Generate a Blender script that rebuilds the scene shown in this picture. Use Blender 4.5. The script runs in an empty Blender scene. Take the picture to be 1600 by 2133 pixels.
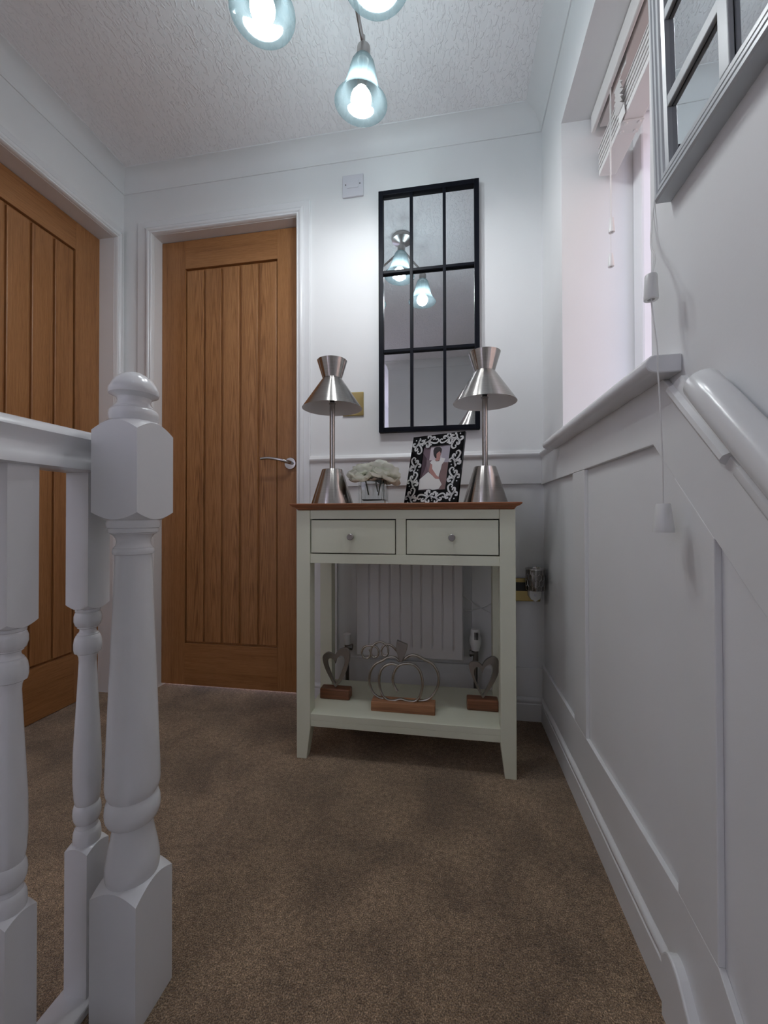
import bpy, bmesh, math, random
from mathutils import Vector, Matrix
random.seed(7)
SC = bpy.context.scene
COL = SC.collection
PI = math.pi

# ------------------------------------------------------------------ camera
EYE = 0.7614
cam_d = bpy.data.cameras.new('camera')
cam_d.sensor_fit = 'HORIZONTAL'; cam_d.sensor_width = 36.0
cam_d.lens = 845.0 / 1600.0 * 36.0
cam_d.clip_start = 0.02
cam = bpy.data.objects.new('camera', cam_d); COL.objects.link(cam)
_r, _u, _f = (0.986078, 0.166264, -0.002422), (0.003917, -0.008664, 0.999955), (-0.166235, 0.986043, 0.009195)
cam.matrix_world = Matrix(((_r[0], _u[0], -_f[0], 0), (_r[1], _u[1], -_f[1], 0), (_r[2], _u[2], -_f[2], EYE), (0, 0, 0, 1)))
SC.camera = cam

# ------------------------------------------------------------------ light, exposure
SC.view_settings.view_transform = 'Standard'
SC.view_settings.look = 'None'
SC.view_settings.exposure = 1.2
SC.view_settings.gamma = 1.0
SC.view_settings.use_curve_mapping = False
cy_ = SC.cycles          # cheaper light paths; the room is closed and white
cy_.max_bounces = 7; cy_.diffuse_bounces = 4; cy_.glossy_bounces = 4; cy_.transmission_bounces = 6; cy_.transparent_max_bounces = 8
cy_.caustics_reflective = False; cy_.caustics_refractive = False
cy_.use_adaptive_sampling = True; cy_.adaptive_threshold = 0.05; cy_.adaptive_min_samples = 16
world = bpy.data.worlds.new('world'); SC.world = world
world.use_nodes = True
bg = world.node_tree.nodes['Background']
bg.inputs[0].default_value = (0.78, 0.78, 1.0, 1)
bg.inputs[1].default_value = 1.5
sun_d = bpy.data.lights.new('sun', 'SUN'); sun_d.energy = 3.0; sun_d.angle = 0.02
sun_d.color = (1.0, 0.72, 0.55)
sun = bpy.data.objects.new('sun', sun_d); COL.objects.link(sun)
sun.rotation_euler = Vector((0.85, 0.15, -0.42)).to_track_quat('-Z', 'Y').to_euler()
sun.location = (-6, -1, 6)
BULB_L = 74.0          # radiance of the bulb glass
SHADE_T = 0.47
LAMP_COL = (0.93, 0.975, 1.0)

# ------------------------------------------------------------------ materials
def newmat(name):
    m = bpy.data.materials.new(name); m.use_nodes = True
    nt = m.node_tree
    return m, nt, nt.nodes['Principled BSDF']
def N(nt, t, **kw):
    n = nt.nodes.new(t)
    for k, v in kw.items():
        if k.startswith('i_'):
            n.inputs[k[2:].replace('_', ' ')].default_value = v
        else:
            setattr(n, k, v)
    return n
def L(nt, a, b): nt.links.new(a, b)
def ramp(nt, fac, stops):
    r = nt.nodes.new('ShaderNodeValToRGB')
    e = r.color_ramp.elements
    while len(e) < len(stops): e.new(0.5)
    for el, (p, c) in zip(e, stops):
        el.position = p; el.color = (*c, 1)
    L(nt, fac, r.inputs[0]); return r.outputs[0]
def coords(nt, kind='Object', scale=(1, 1, 1), rnd=0.0):
    tc = nt.nodes.new('ShaderNodeTexCoord')
    mp = nt.nodes.new('ShaderNodeMapping'); mp.inputs['Scale'].default_value = scale
    L(nt, tc.outputs[kind], mp.inputs[0])
    if rnd:
        oi = nt.nodes.new('ShaderNodeObjectInfo')
        mu = N(nt, 'ShaderNodeMath', operation='MULTIPLY'); mu.inputs[1].default_value = rnd
        L(nt, oi.outputs['Random'], mu.inputs[0]); L(nt, mu.outputs[0], mp.inputs['Location'])
    return mp.outputs[0]
def noise(nt, vec, scale, detail=4, rough=0.5, dist=0.0):
    n = nt.nodes.new('ShaderNodeTexNoise')
    n.inputs['Scale'].default_value = scale; n.inputs['Detail'].default_value = detail
    n.inputs['Roughness'].default_value = rough; n.inputs['Distortion'].default_value = dist
    L(nt, vec, n.inputs['Vector']); return n.outputs[0]
def bump(nt, b, hgt, strength=0.3, dist=0.001):
    n = nt.nodes.new('ShaderNodeBump'); n.inputs['Strength'].default_value = strength
    n.inputs['Distance'].default_value = dist
    L(nt, hgt, n.inputs['Height']); L(nt, n.outputs[0], b.inputs['Normal'])
M = {}
def plain(key, col, rough=0.5, metal=0.0, nscale=0, nstr=0.15, var=0.0, coat=0.0, spec=0.5):
    m, nt, b = newmat(key)
    b.inputs['Base Color'].default_value = (*col, 1)
    b.inputs['Roughness'].default_value = rough; b.inputs['Metallic'].default_value = metal
    b.inputs['Specular IOR Level'].default_value = spec
    if coat: b.inputs['Coat Weight'].default_value = coat; b.inputs['Coat Roughness'].default_value = 0.08
    v = coords(nt)
    if nscale: bump(nt, b, noise(nt, v, nscale, 1), nstr, 0.0006)
    if var:
        c = ramp(nt, noise(nt, v, 6, 2), [(0.3, tuple(x * (1 - var) for x in col)), (0.7, tuple(min(1, x * (1 + var)) for x in col))])
        L(nt, c, b.inputs['Base Color'])
    M[key] = m; return m
plain('wall_paint', (0.83, 0.83, 0.835), 0.55, nscale=260, nstr=0.12, var=0.012)
plain('gloss_white', (0.80, 0.80, 0.815), 0.22, nscale=60, nstr=0.05, var=0.01)
plain('panel_white', (0.83, 0.83, 0.83), 0.36, nscale=140, nstr=0.10, var=0.012)
plain('rail_gloss', (0.80, 0.80, 0.80), 0.22, nscale=90, nstr=0.22, var=0.01)
plain('upvc', (0.84, 0.84, 0.86), 0.25, var=0.01)
plain('blind_white', (0.82, 0.80, 0.79), 0.4, var=0.015)
plain('cord_white', (0.80, 0.79, 0.78), 0.6, nscale=900, nstr=0.4)
plain('plastic_white', (0.80, 0.80, 0.79), 0.3, var=0.01)
plain('plastic_grey', (0.70, 0.69, 0.74), 0.35, var=0.01)
plain('plastic_black', (0.012, 0.012, 0.012), 0.4)
plain('table_paint', (0.76, 0.77, 0.625), 0.42, nscale=120, nstr=0.05, var=0.015)
plain('drawer_gap', (0.05, 0.05, 0.045), 0.8)
plain('radiator_white', (0.68, 0.66, 0.665), 0.3, var=0.01)
plain('mirror_black', (0.004, 0.005, 0.010), 0.42, nscale=300, nstr=0.1, spec=0.12)
plain('chrome', (0.55, 0.54, 0.54), 0.12, 1.0, var=0.03)
plain('heart_metal', (0.34, 0.315, 0.29), 0.34, 1.0, nscale=120, nstr=0.4, var=0.12)
plain('pewter', (0.43, 0.40, 0.36), 0.26, 1.0, nscale=120, nstr=0.5, var=0.12)
plain('knob_steel', (0.36, 0.34, 0.335), 0.35, 1.0, var=0.05)
plain('satin_nickel', (0.42, 0.40, 0.39), 0.28, 1.0, var=0.05)
plain('brass', (0.44, 0.345, 0.145), 0.3, 1.0, var=0.06)
plain('valve_metal', (0.18, 0.17, 0.165), 0.35, 1.0, var=0.2)
plain('shade_inside', (0.80, 0.79, 0.78), 0.6)
plain('frame_black', (0.003, 0.003, 0.004), 0.06, spec=0.25)
plain('scroll_silver', (0.80, 0.81, 0.82), 0.22, 0.75)
plain('mirror_frame_grey', (0.56, 0.59, 0.61), 0.3, nscale=140, nstr=0.08, var=0.02)
def petal_mat():
    m, nt, b = newmat('silk_petal'); out = nt.nodes['Material Output']
    v = coords(nt, 'Generated'); c = ramp(nt, noise(nt, v, 3, 4), [(0.3, (0.80, 0.82, 0.72)), (0.7, (0.90, 0.90, 0.84))])
    df = N(nt, 'ShaderNodeBsdfDiffuse'); L(nt, c, df.inputs[0]); tl = N(nt, 'ShaderNodeBsdfTranslucent'); L(nt, c, tl.inputs[0])
    mx = N(nt, 'ShaderNodeMixShader'); mx.inputs[0].default_value = 0.42
    L(nt, df.outputs[0], mx.inputs[1]); L(nt, tl.outputs[0], mx.inputs[2]); L(nt, mx.outputs[0], out.inputs[0]); M['silk_petal'] = m
petal_mat()
plain('stem_green', (0.20, 0.24, 0.10), 0.6, var=0.2)
plain('tarmac', (0.22, 0.20, 0.19), 0.9, nscale=40, var=0.2)
plain('dark_void', (0.03, 0.025, 0.02), 0.9)
for k, c in dict(ph_mauve=(0.16, 0.11, 0.135), ph_shadow=(0.07, 0.045, 0.06), ph_wall=(0.55, 0.48, 0.52), ph_curtain=(0.36, 0.33, 0.38),
                 ph_chair=(0.20, 0.13, 0.13), ph_hair=(0.03, 0.025, 0.03), ph_skin=(0.42, 0.22, 0.20), ph_dress=(0.66, 0.65, 0.64), ph_base=(0.20, 0.15, 0.17)).items():
    plain(k, c, 0.25, var=0.10)

def mirror_mat():
    m, nt, b = newmat('mirror_glass')
    b.inputs['Base Color'].default_value = (0.80, 0.81, 0.83, 1); b.inputs['Metallic'].default_value = 1
    b.inputs['Roughness'].default_value = 0.0
    M['mirror_glass'] = m
mirror_mat()
def glass_mat(key, col, rough=0.0, ior=1.45):
    m, nt, b = newmat(key)
    b.inputs['Base Color'].default_value = (*col, 1); b.inputs['Transmission Weight'].default_value = 1
    b.inputs['Roughness'].default_value = rough; b.inputs['IOR'].default_value = ior
    M[key] = m
glass_mat('vase_glass', (0.95, 0.97, 0.97))
def pane_mat():
    m, nt, b = newmat('window_glass')
    out = nt.nodes['Material Output']
    tr = N(nt, 'ShaderNodeBsdfTransparent'); tr.inputs[0].default_value = (0.93, 0.95, 0.96, 1)
    gl = N(nt, 'ShaderNodeBsdfGlossy'); gl.inputs['Roughness'].default_value = 0.02
    mx = N(nt, 'ShaderNodeMixShader'); mx.inputs[0].default_value = 0.06; L(nt, tr.outputs[0], mx.inputs[1]); L(nt, gl.outputs[0], mx.inputs[2])
    L(nt, mx.outputs[0], out.inputs[0]); M['window_glass'] = m
pane_mat()

def wood(key, axis, light, mid, dark, rough=0.42, fine=1.0, cathedral=False):
    m, nt, b = newmat(key)
    s = [1.0, 1.0, 1.0]; s['xyz'.index(axis)] = 0.035
    v = coords(nt, 'Object', tuple(s), 7.0)
    n1 = noise(nt, v, 26 * fine, 6, 0.6, 0.6)
    n2 = noise(nt, v, 190 * fine, 5, 0.65)
    n3 = noise(nt, v, 620 * fine, 3, 0.6)
    a = N(nt, 'ShaderNodeMath', operation='MULTIPLY_ADD'); a.inputs[1].default_value = 0.55
    L(nt, n2, a.inputs[0]); 
    s1 = N(nt, 'ShaderNodeMath', operation='MULTIPLY'); s1.inputs[1].default_value = 0.45; L(nt, n1, s1.inputs[0])
    L(nt, s1.outputs[0], a.inputs[2])
    val = a.outputs[0]
    if cathedral:
        tc = nt.nodes.new('ShaderNodeTexCoord'); oi = nt.nodes.new('ShaderNodeObjectInfo')
        sx = N(nt, 'ShaderNodeSeparateXYZ'); L(nt, tc.outputs['Generated'], sx.inputs[0])
        ac = {'x': ('Z', 'X'), 'z': ('X' if cathedral == 'x' else 'Y', 'Z')}[axis]
        c0 = N(nt, 'ShaderNodeMath', operation='SUBTRACT'); L(nt, sx.outputs[ac[0]], c0.inputs[0])
        o1 = N(nt, 'ShaderNodeMath', operation='MULTIPLY_ADD'); o1.inputs[1].default_value = 0.5; o1.inputs[2].default_value = 0.25
        L(nt, oi.outputs['Random'], o1.inputs[0]); L(nt, o1.outputs[0], c0.inputs[1])
        sq = N(nt, 'ShaderNodeMath', operation='MULTIPLY'); L(nt, c0.outputs[0], sq.inputs[0]); L(nt, c0.outputs[0], sq.inputs[1])
        sq2 = N(nt, 'ShaderNodeMath', operation='MULTIPLY_ADD'); sq2.inputs[1].default_value = 4.5; L(nt, sq.outputs[0], sq2.inputs[0])
        al = N(nt, 'ShaderNodeMath', operation='MULTIPLY'); al.inputs[1].default_value = 1.7; L(nt, sx.outputs[ac[1]], al.inputs[0])
        L(nt, al.outputs[0], sq2.inputs[2])
        ad = N(nt, 'ShaderNodeMath', operation='MULTIPLY_ADD'); ad.inputs[1].default_value = 0.55; L(nt, n1, ad.inputs[0]); L(nt, sq2.outputs[0], ad.inputs[2])
        fq = N(nt, 'ShaderNodeMath', operation='MULTIPLY'); fq.inputs[1].default_value = 34; L(nt, ad.outputs[0], fq.inputs[0])
        sn = N(nt, 'ShaderNodeMath', operation='SINE'); L(nt, fq.outputs[0], sn.inputs[0])
        mm = N(nt, 'ShaderNodeMath', operation='MULTIPLY_ADD'); mm.inputs[1].default_value = 0.095; L(nt, sn.outputs[0], mm.inputs[0]); L(nt, val, mm.inputs[2])
        val = mm.outputs[0]
    c = ramp(nt, val, [(0.30, dark), (0.47, mid), (0.66, light)])
    # pores
    mx = N(nt, 'ShaderNodeMix', data_type='RGBA', blend_type='MULTIPLY'); mx.inputs[0].default_value = 0.35
    pr = ramp(nt, n3, [(0.36, (0.45, 0.36, 0.28)), (0.52, (1, 1, 1))])
    L(nt, c, mx.inputs[6]); L(nt, pr, mx.inputs[7]); L(nt, mx.outputs[2], b.inputs['Base Color'])
    b.inputs['Roughness'].default_value = rough
    bump(nt, b, n2, 0.12, 0.0005)
    M[key] = m
OL, OM, OD = (0.43, 0.205, 0.080), (0.355, 0.158, 0.057), (0.225, 0.092, 0.032)
wood('oak_v', 'z', OL, OM, OD)
wood('oak_hx', 'x', OL, OM, OD)
wood('oak_hy', 'y', OL, OM, OD)
wood('oak_plank_x', 'z', (0.46, 0.225, 0.092), (0.37, 0.168, 0.062), (0.205, 0.085, 0.030), cathedral='x')
wood('oak_plank_y', 'z', (0.44, 0.21, 0.083), (0.355, 0.158, 0.057), (0.21, 0.085, 0.030))
wood('table_oak', 'x', (0.40, 0.16, 0.07), (0.33, 0.12, 0.05), (0.2, 0.07, 0.028), 0.35)
wood('mango_dark', 'x', (0.30, 0.12, 0.055), (0.20, 0.075, 0.035), (0.07, 0.025, 0.012), 0.4, 0.6)
wood('mango_light', 'x', (0.52, 0.26, 0.13), (0.40, 0.18, 0.085), (0.16, 0.055, 0.025), 0.45, 0.6)

def brushed(key, col, rough, horizontal=True):
    m, nt, b = newmat(key)
    b.inputs['Metallic'].default_value = 1; b.inputs['Base Color'].default_value = (*col, 1)
    b.inputs['Roughness'].default_value = rough
    b.inputs['Anisotropic'].default_value = 0.85; b.inputs['Anisotropic Rotation'].default_value = 0.25
    t = N(nt, 'ShaderNodeTangent', direction_type='RADIAL', axis='Z'); L(nt, t.outputs[0], b.inputs['Tangent'])
    v = coords(nt, 'Object', (6, 6, 900))
    n = noise(nt, v, 1.0, 3)
    c = ramp(nt, n, [(0.3, tuple(x * 0.86 for x in col)), (0.7, tuple(min(1, x * 1.1) for x in col))])
    L(nt, c, b.inputs['Base Color'])
    M[key] = m
brushed('brushed_steel', (0.43, 0.405, 0.385), 0.24)

def carpet_mat():
    m, nt, b = newmat('carpet')
    v = coords(nt)
    big = noise(nt, v, 5.0, 5, 0.6, 0.4)
    mid = noise(nt, v, 90, 4, 0.65)
    fin = noise(nt, v, 420, 3, 0.7)
    tuft = N(nt, 'ShaderNodeTexVoronoi'); tuft.inputs['Scale'].default_value = 330; L(nt, v, tuft.inputs['Vector'])
    c1 = ramp(nt, fin, [(0.33, (0.090, 0.054, 0.031)), (0.5, (0.31, 0.206, 0.122)), (0.67, (0.74, 0.55, 0.36))])
    c2 = ramp(nt, mid, [(0.32, (0.62, 0.58, 0.54)), (0.66, (1.22, 1.22, 1.22))])
    c3 = ramp(nt, big, [(0.36, (0.70, 0.68, 0.66)), (0.64, (1.30, 1.30, 1.30))])
    m1 = N(nt, 'ShaderNodeMix', data_type='RGBA', blend_type='MULTIPLY'); m1.inputs[0].default_value = 1
    L(nt, c1, m1.inputs[6]); L(nt, c2, m1.inputs[7])
    m2 = N(nt, 'ShaderNodeMix', data_type='RGBA', blend_type='MULTIPLY'); m2.inputs[0].default_value = 1
    L(nt, m1.outputs[2], m2.inputs[6]); L(nt, c3, m2.inputs[7])
    L(nt, m2.outputs[2], b.inputs['Base Color'])
    b.inputs['Roughness'].default_value = 1.0; b.inputs['Specular IOR Level'].default_value = 0.1
    b.inputs['Sheen Weight'].default_value = 0.25; b.inputs['Sheen Roughness'].default_value = 0.6
    ad = N(nt, 'ShaderNodeMath', operation='MULTIPLY_ADD'); ad.inputs[1].default_value = 0.6
    L(nt, tuft.outputs['Distance'], ad.inputs[0]); L(nt, fin, ad.inputs[2])
    bump(nt, b, ad.outputs[0], 0.9, 0.004)
    M['carpet'] = m
carpet_mat()
def ceiling_mat():
    m, nt, b = newmat('ceiling_textured')
    b.inputs['Base Color'].default_value = (0.92, 0.895, 0.905, 1); b.inputs['Roughness'].default_value = 0.75
    v = coords(nt, 'Object', (1, 0.45, 1))
    n = noise(nt, v, 95, 2, 0.4, 0.8)
    r = ramp(nt, n, [(0.50, (0, 0, 0)), (0.60, (1, 1, 1))])
    bump(nt, b, r, 0.6, 0.003)
    M['ceiling_textured'] = m
ceiling_mat()
def brick_mat():
    m, nt, b = newmat('neighbour_brick')
    v = coords(nt, 'Object')
    rt = N(nt, 'ShaderNodeVectorRotate', rotation_type='EULER_XYZ'); rt.inputs['Rotation'].default_value = (PI / 2, 0, PI / 2)
    L(nt, v, rt.inputs[0])
    br = N(nt, 'ShaderNodeTexBrick'); br.inputs['Scale'].default_value = 4.0
    br.inputs['Color1'].default_value = (0.36, 0.17, 0.11, 1); br.inputs['Color2'].default_value = (0.28, 0.13, 0.09, 1); br.inputs['Mortar'].default_value = (0.36, 0.31, 0.27, 1)
    L(nt, rt.outputs[0], br.inputs['Vector']); L(nt, br.outputs[0], b.inputs['Base Color']); b.inputs['Roughness'].default_value = 0.9
    M['neighbour_brick'] = m
brick_mat()
def shade_mat():
    m, nt, b = newmat('opal_glass')
    out = nt.nodes['Material Output']
    v = coords(nt, 'Object', (1, 1, 0.35))
    n = noise(nt, v, 42, 4, 0.6, 2.0)
    c = ramp(nt, n, [(0.35, (0.072, 0.099, 0.108)), (0.65, (0.106, 0.132, 0.140))])
    df = N(nt, 'ShaderNodeBsdfDiffuse'); L(nt, c, df.inputs[0])
    tl = N(nt, 'ShaderNodeBsdfTranslucent'); L(nt, c, tl.inputs[0])
    a = N(nt, 'ShaderNodeMixShader'); a.inputs[0].default_value = 0.82; L(nt, df.outputs[0], a.inputs[1]); L(nt, tl.outputs[0], a.inputs[2])
    tp = N(nt, 'ShaderNodeBsdfTransparent'); tp.inputs[0].default_value = (0.90, 0.97, 0.98, 1)
    a2 = N(nt, 'ShaderNodeMixShader'); a2.inputs[0].default_value = SHADE_T; L(nt, a.outputs[0], a2.inputs[1]); L(nt, tp.outputs[0], a2.inputs[2])
    gl = N(nt, 'ShaderNodeBsdfGlossy'); gl.inputs['Roughness'].default_value = 0.08
    mx = N(nt, 'ShaderNodeMixShader'); mx.inputs[0].default_value = 0.04; L(nt, a2.outputs[0], mx.inputs[1]); L(nt, gl.outputs[0], mx.inputs[2])
    L(nt, mx.outputs[0], out.inputs[0]); M['opal_glass'] = m
    m, nt, b = newmat('bulb_glow')
    b.inputs['Base Color'].default_value = (0.9, 0.9, 0.9, 1)
    b.inputs['Emission Color'].default_value = (*LAMP_COL, 1); b.inputs['Emission Strength'].default_value = BULB_L
    M['bulb_glow'] = m
shade_mat()
def warmer_mat():
    m, nt, b = newmat('warmer_chrome')
    b.inputs['Base Color'].default_value = (0.25, 0.24, 0.235, 1); b.inputs['Metallic'].default_value = 1; b.inputs['Roughness'].default_value = 0.16
    v = coords(nt); n = noise(nt, v, 60, 2); bump(nt, b, n, 0.2, 0.001)
    M['warmer_chrome'] = m
warmer_mat()

# ------------------------------------------------------------------ mesh builder
class MB:
    def __init__(s, off=(0, 0, 0)):
        s.v = []; s.f = []; s.o = Vector(off)
    def add(s, vs, fs):
        n = len(s.v)
        s.v += [tuple(Vector(p) - s.o) for p in vs]
        s.f += [tuple(n + i for i in f) for f in fs]
        return s
    def box(s, x0, x1, y0, y1, z0, z1):
        if x0 > x1: x0, x1 = x1, x0
        if y0 > y1: y0, y1 = y1, y0
        vs = [(x, y, z) for z in (z0, z1) for y in (y0, y1) for x in (x0, x1)]
        return s.add(vs, [(0, 2, 3, 1), (4, 5, 7, 6), (0, 1, 5, 4), (2, 6, 7, 3), (0, 4, 6, 2), (1, 3, 7, 5)])
    def loft(s, rings, close_ring=True, cap=True, close_path=False):
        n = len(rings[0]); vs = [p for r in rings for p in r]; fs = []
        R = len(rings)
        for i in range(R if close_path else R - 1):
            a, b = i * n, ((i + 1) % R) * n
            for j in range(n if close_ring else n - 1):
                k = (j + 1) % n
                fs.append((a + j, a + k, b + k, b + j))
        if cap and close_ring and not close_path:
            fs.append(tuple(reversed(range(n)))); fs.append(tuple((R - 1) * n + j for j in range(n)))
        return s.add(vs, fs)
    def prism(s, poly, axis, a0, a1):
        # poly in the other two axes (cyclic order kept xyz), extruded along axis
        def P(p, a): return {'x': (a, p[0], p[1]), 'y': (p[0], a, p[1]), 'z': (p[0], p[1], a)}[axis]
        return s.loft([[P(p, a0) for p in poly], [P(p, a1) for p in poly]])
    def lathe(s, prof, c=(0, 0, 0), n=32, cap=True, T=None):
        rings = []
        for r, z in prof:
            ring = [Vector((r * math.cos(2 * PI * k / n), r * math.sin(2 * PI * k / n), z)) for k in range(n)]
            rings.append([(T @ p if T else p) + Vector(c) for p in ring])
        return s.loft(rings, cap=cap)
    def tube(s, pts, r, n=10, closed=False):
        pts = [Vector(p) for p in pts]; m = len(pts)
        rad = r if isinstance(r, (list, tuple)) else [r] * m
        rings = []; up = None
        for i, p in enumerate(pts):
            if closed: t = (pts[(i + 1) % m] - pts[i - 1]).normalized()
            else: t = (pts[min(i + 1, m - 1)] - pts[max(i - 1, 0)]).normalized()
            if up is None:
                up = Vector((0, 0, 1)) if abs(t.z) < 0.9 else Vector((1, 0, 0))
            x = t.cross(up).normalized(); up = x.cross(t).normalized()
            rings.append([p + (x * math.cos(2 * PI * k / n) + up * math.sin(2 * PI * k / n)) * rad[i] for k in range(n)])
        return s.loft(rings, close_path=closed)
    def build(s, name, mat, parent=None, bevel=0.0, smooth=False, sub=0, seg=2):
        me = bpy.data.meshes.new(name); me.from_pydata(s.v, [], s.f); me.update()
        bm = bmesh.new(); bm.from_mesh(me); bmesh.ops.recalc_face_normals(bm, faces=bm.faces); bm.to_mesh(me); bm.free()
        mats = mat if isinstance(mat, list) else [mat]
        for q in mats: me.materials.append(M[q])
        if smooth:
            me.polygons.foreach_set('use_smooth', [True] * len(me.polygons))
            try: me.set_sharp_from_angle(angle=math.radians(38))
            except Exception: pass
        ob = bpy.data.objects.new(name, me); COL.objects.link(ob)
        if parent: ob.parent = parent
        if bevel:
            b = ob.modifiers.new('bevel', 'BEVEL'); b.width = bevel; b.segments = seg; b.limit_method = 'ANGLE'; b.angle_limit = math.radians(35)
            b.harden_normals = False
        if sub:
            q = ob.modifiers.new('sub', 'SUBSURF'); q.levels = sub; q.render_levels = sub
        return ob
def smooth_pts(pts, k=6, closed=False):
    P = [Vector(p) for p in pts]; n = len(P); out = []
    for i in range(n if closed else n - 1):
        p0 = P[i - 1] if (closed or i > 0) else P[0]; p1 = P[i]; p2 = P[(i + 1) % n]
        p3 = P[(i + 2) % n] if (closed or i + 2 < n) else P[-1]
        for j in range(k):
            t = j / k
            out.append(0.5 * ((2 * p1) + (p2 - p0) * t + (2 * p0 - 5 * p1 + 4 * p2 - p3) * t * t + (3 * p1 - p0 - 3 * p2 + p3) * t ** 3))
    if not closed: out.append(P[-1])
    return out
def tag(o, label=None, cat=None, group=None, kind=None):
    if label: o['label'] = label
    if cat: o['category'] = cat
    if group: o['group'] = group
    if kind: o['kind'] = kind
    return o
def thing(name, label, cat, loc=(0, 0, 0), group=None, kind=None):
    o = bpy.data.objects.new(name, None); COL.objects.link(o); o.location = loc
    o.empty_display_size = 0.05
    return tag(o, label, cat, group, kind)
def copy_tree(o, parent=None):
    c = o.copy(); COL.objects.link(c); c.parent = parent
    for ch in o.children: copy_tree(ch, c)
    return c
def struct(o, label, cat): return tag(o, label, cat, None, 'structure')

# ------------------------------------------------------------------ room dimensions
D, XR, XL, CEIL = 1.59, 0.336, -1.449, 2.268
YB, YC = -0.80, -2.4           # wall behind the camera, end of the side corridor
XS = -0.62                     # stairwell side of the corridor
WT = 0.10
# openings
O2 = (-1.300, -0.628, 2.002)   # back door x0,x1,top
O1 = (0.872, 1.541, 1.978)     # left door y0,y1,top
WY0, WY1, WZ0, WZ1 = 0.755, 1.317, 0.975, 1.972

# floor
fl = MB(); FY = 0.50
fl.box(XL - 0.14, XR + 0.02, FY, D + 0.6, -0.05, 0.0)
fl.box(XL - 0.14, XS + 0.03, YC, FY, -0.05, 0.0)
struct(fl.build('floor', 'carpet', bevel=0.012), 'mottled brown carpet covering the landing', 'carpet')
# stairs going down behind the camera
for k in range(4):
    z = -0.195 * (k + 1); y1 = FY - 0.225 * k
    o = MB().box(-0.52, XR - 0.02, y1 - 0.235, y1, z - 0.05, z).build('stair_tread', 'carpet', bevel=0.012)
    struct(o, ['topmost', 'second', 'third', 'fourth'][k] + ' brown carpeted stair going down below the camera', 'stair')
    MB().box(-0.52, XR - 0.02, y1 - 0.012, y1 + 0.002, z, z + 0.145).build('riser', 'carpet', o)
MB().box(-0.60, -0.52, YB, FY + 0.03, -1.2, -0.05).build('wall_stairwell', 'wall_paint')
struct(bpy.data.objects['wall_stairwell'], 'white wall below the balustrade beside the stairs', 'wall')
o = MB().box(-0.52, XR, YB, FY - 0.88, -1.25, -1.2).build('floor_lower', 'carpet'); struct(o, 'brown carpet at the foot of the stairs', 'carpet')

# walls
w = MB()
w.box(XL - 0.13, O2[0], D, D + WT, -0.05, CEIL); w.box(O2[1], XR + 0.29, D, D + WT, -0.05, CEIL); w.box(O2[0], O2[1], D, D + WT, O2[2], CEIL)
wall_back = struct(w.build('wall_back', 'wall_paint'), 'white painted end wall with oak door and black mirror', 'wall')
w = MB()
FILLW = (-2.28, -1.20, 0.80, 2.10)   # added unseen opening in the left wall, lets in sky and sun as fill
w.box(XL - 0.12, XL, YC, FILLW[0], -0.05, CEIL); w.box(XL - 0.12, XL, FILLW[1], O1[0], -0.05, CEIL); w.box(XL - 0.12, XL, FILLW[0], FILLW[1], -0.05, FILLW[2]); w.box(XL - 0.12, XL, FILLW[0], FILLW[1], FILLW[3], CEIL)
w.box(XL - 0.12, XL, O1[1], D, -0.05, CEIL); w.box(XL - 0.12, XL, O1[0], O1[1], O1[2], CEIL)
wall_left = struct(w.build('wall_left', 'wall_paint'), 'white painted wall on the left with oak door', 'wall')
w = MB(); X2 = XR + 0.28
w.box(XR, X2, YB - 0.1, WY0, -1.25, CEIL); w.box(XR, X2, WY1, D, -1.25, CEIL); w.box(XR, X2, WY0, WY1, -1.25, WZ0); w.box(XR, X2, WY0, WY1, WZ1, CEIL)
wall_right = struct(w.build('wall_right', 'wall_paint'), 'white panelled wall on the right with window recess', 'wall')
w = MB(); w.box(XS, XR, YB - 0.1, YB, -1.25, CEIL); struct(w.build('wall_front', 'wall_paint'), 'white wall facing the black mirror behind the stairs', 'wall')
w = MB(); w.box(XS, XS + 0.1, YC, YB - 0.1, -0.05, CEIL); struct(w.build('wall_corridor', 'wall_paint'), 'white corridor wall past the balustrade', 'wall')
w = MB(); w.box(XL - 0.12, XS + 0.1, YC - 0.1, YC, -0.05, CEIL); struct(w.build('wall_end', 'wall_paint'), 'white wall closing the corridor', 'wall')
w2 = thing('fill_window', 'added white framed window for fill light, unseen in the corridor', 'window', kind='structure')  # invented window, put in to brighten the landing from the corridor
for a in ((FILLW[0], FILLW[0] + 0.05, FILLW[2], FILLW[3]), (FILLW[1] - 0.05, FILLW[1], FILLW[2], FILLW[3]), (FILLW[0] + 0.05, FILLW[1] - 0.05, FILLW[2], FILLW[2] + 0.05), (FILLW[0] + 0.05, FILLW[1] - 0.05, FILLW[3] - 0.05, FILLW[3])):
    MB().box(XL - 0.10, XL - 0.05, *a).build('window_frame', 'upvc', w2, bevel=0.004)
MB().box(XL - 0.078, XL - 0.072, FILLW[0] + 0.05, FILLW[1] - 0.05, FILLW[2] + 0.05, FILLW[3] - 0.05).build('window_pane', 'window_glass', w2)
w = MB(); w.box(XL - 0.13, XR + 0.29, YC - 0.1, D + WT, CEIL, CEIL + 0.08)
struct(w.build('ceiling', 'ceiling_textured'), 'white ceiling with a stippled paper texture', 'ceiling')

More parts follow.
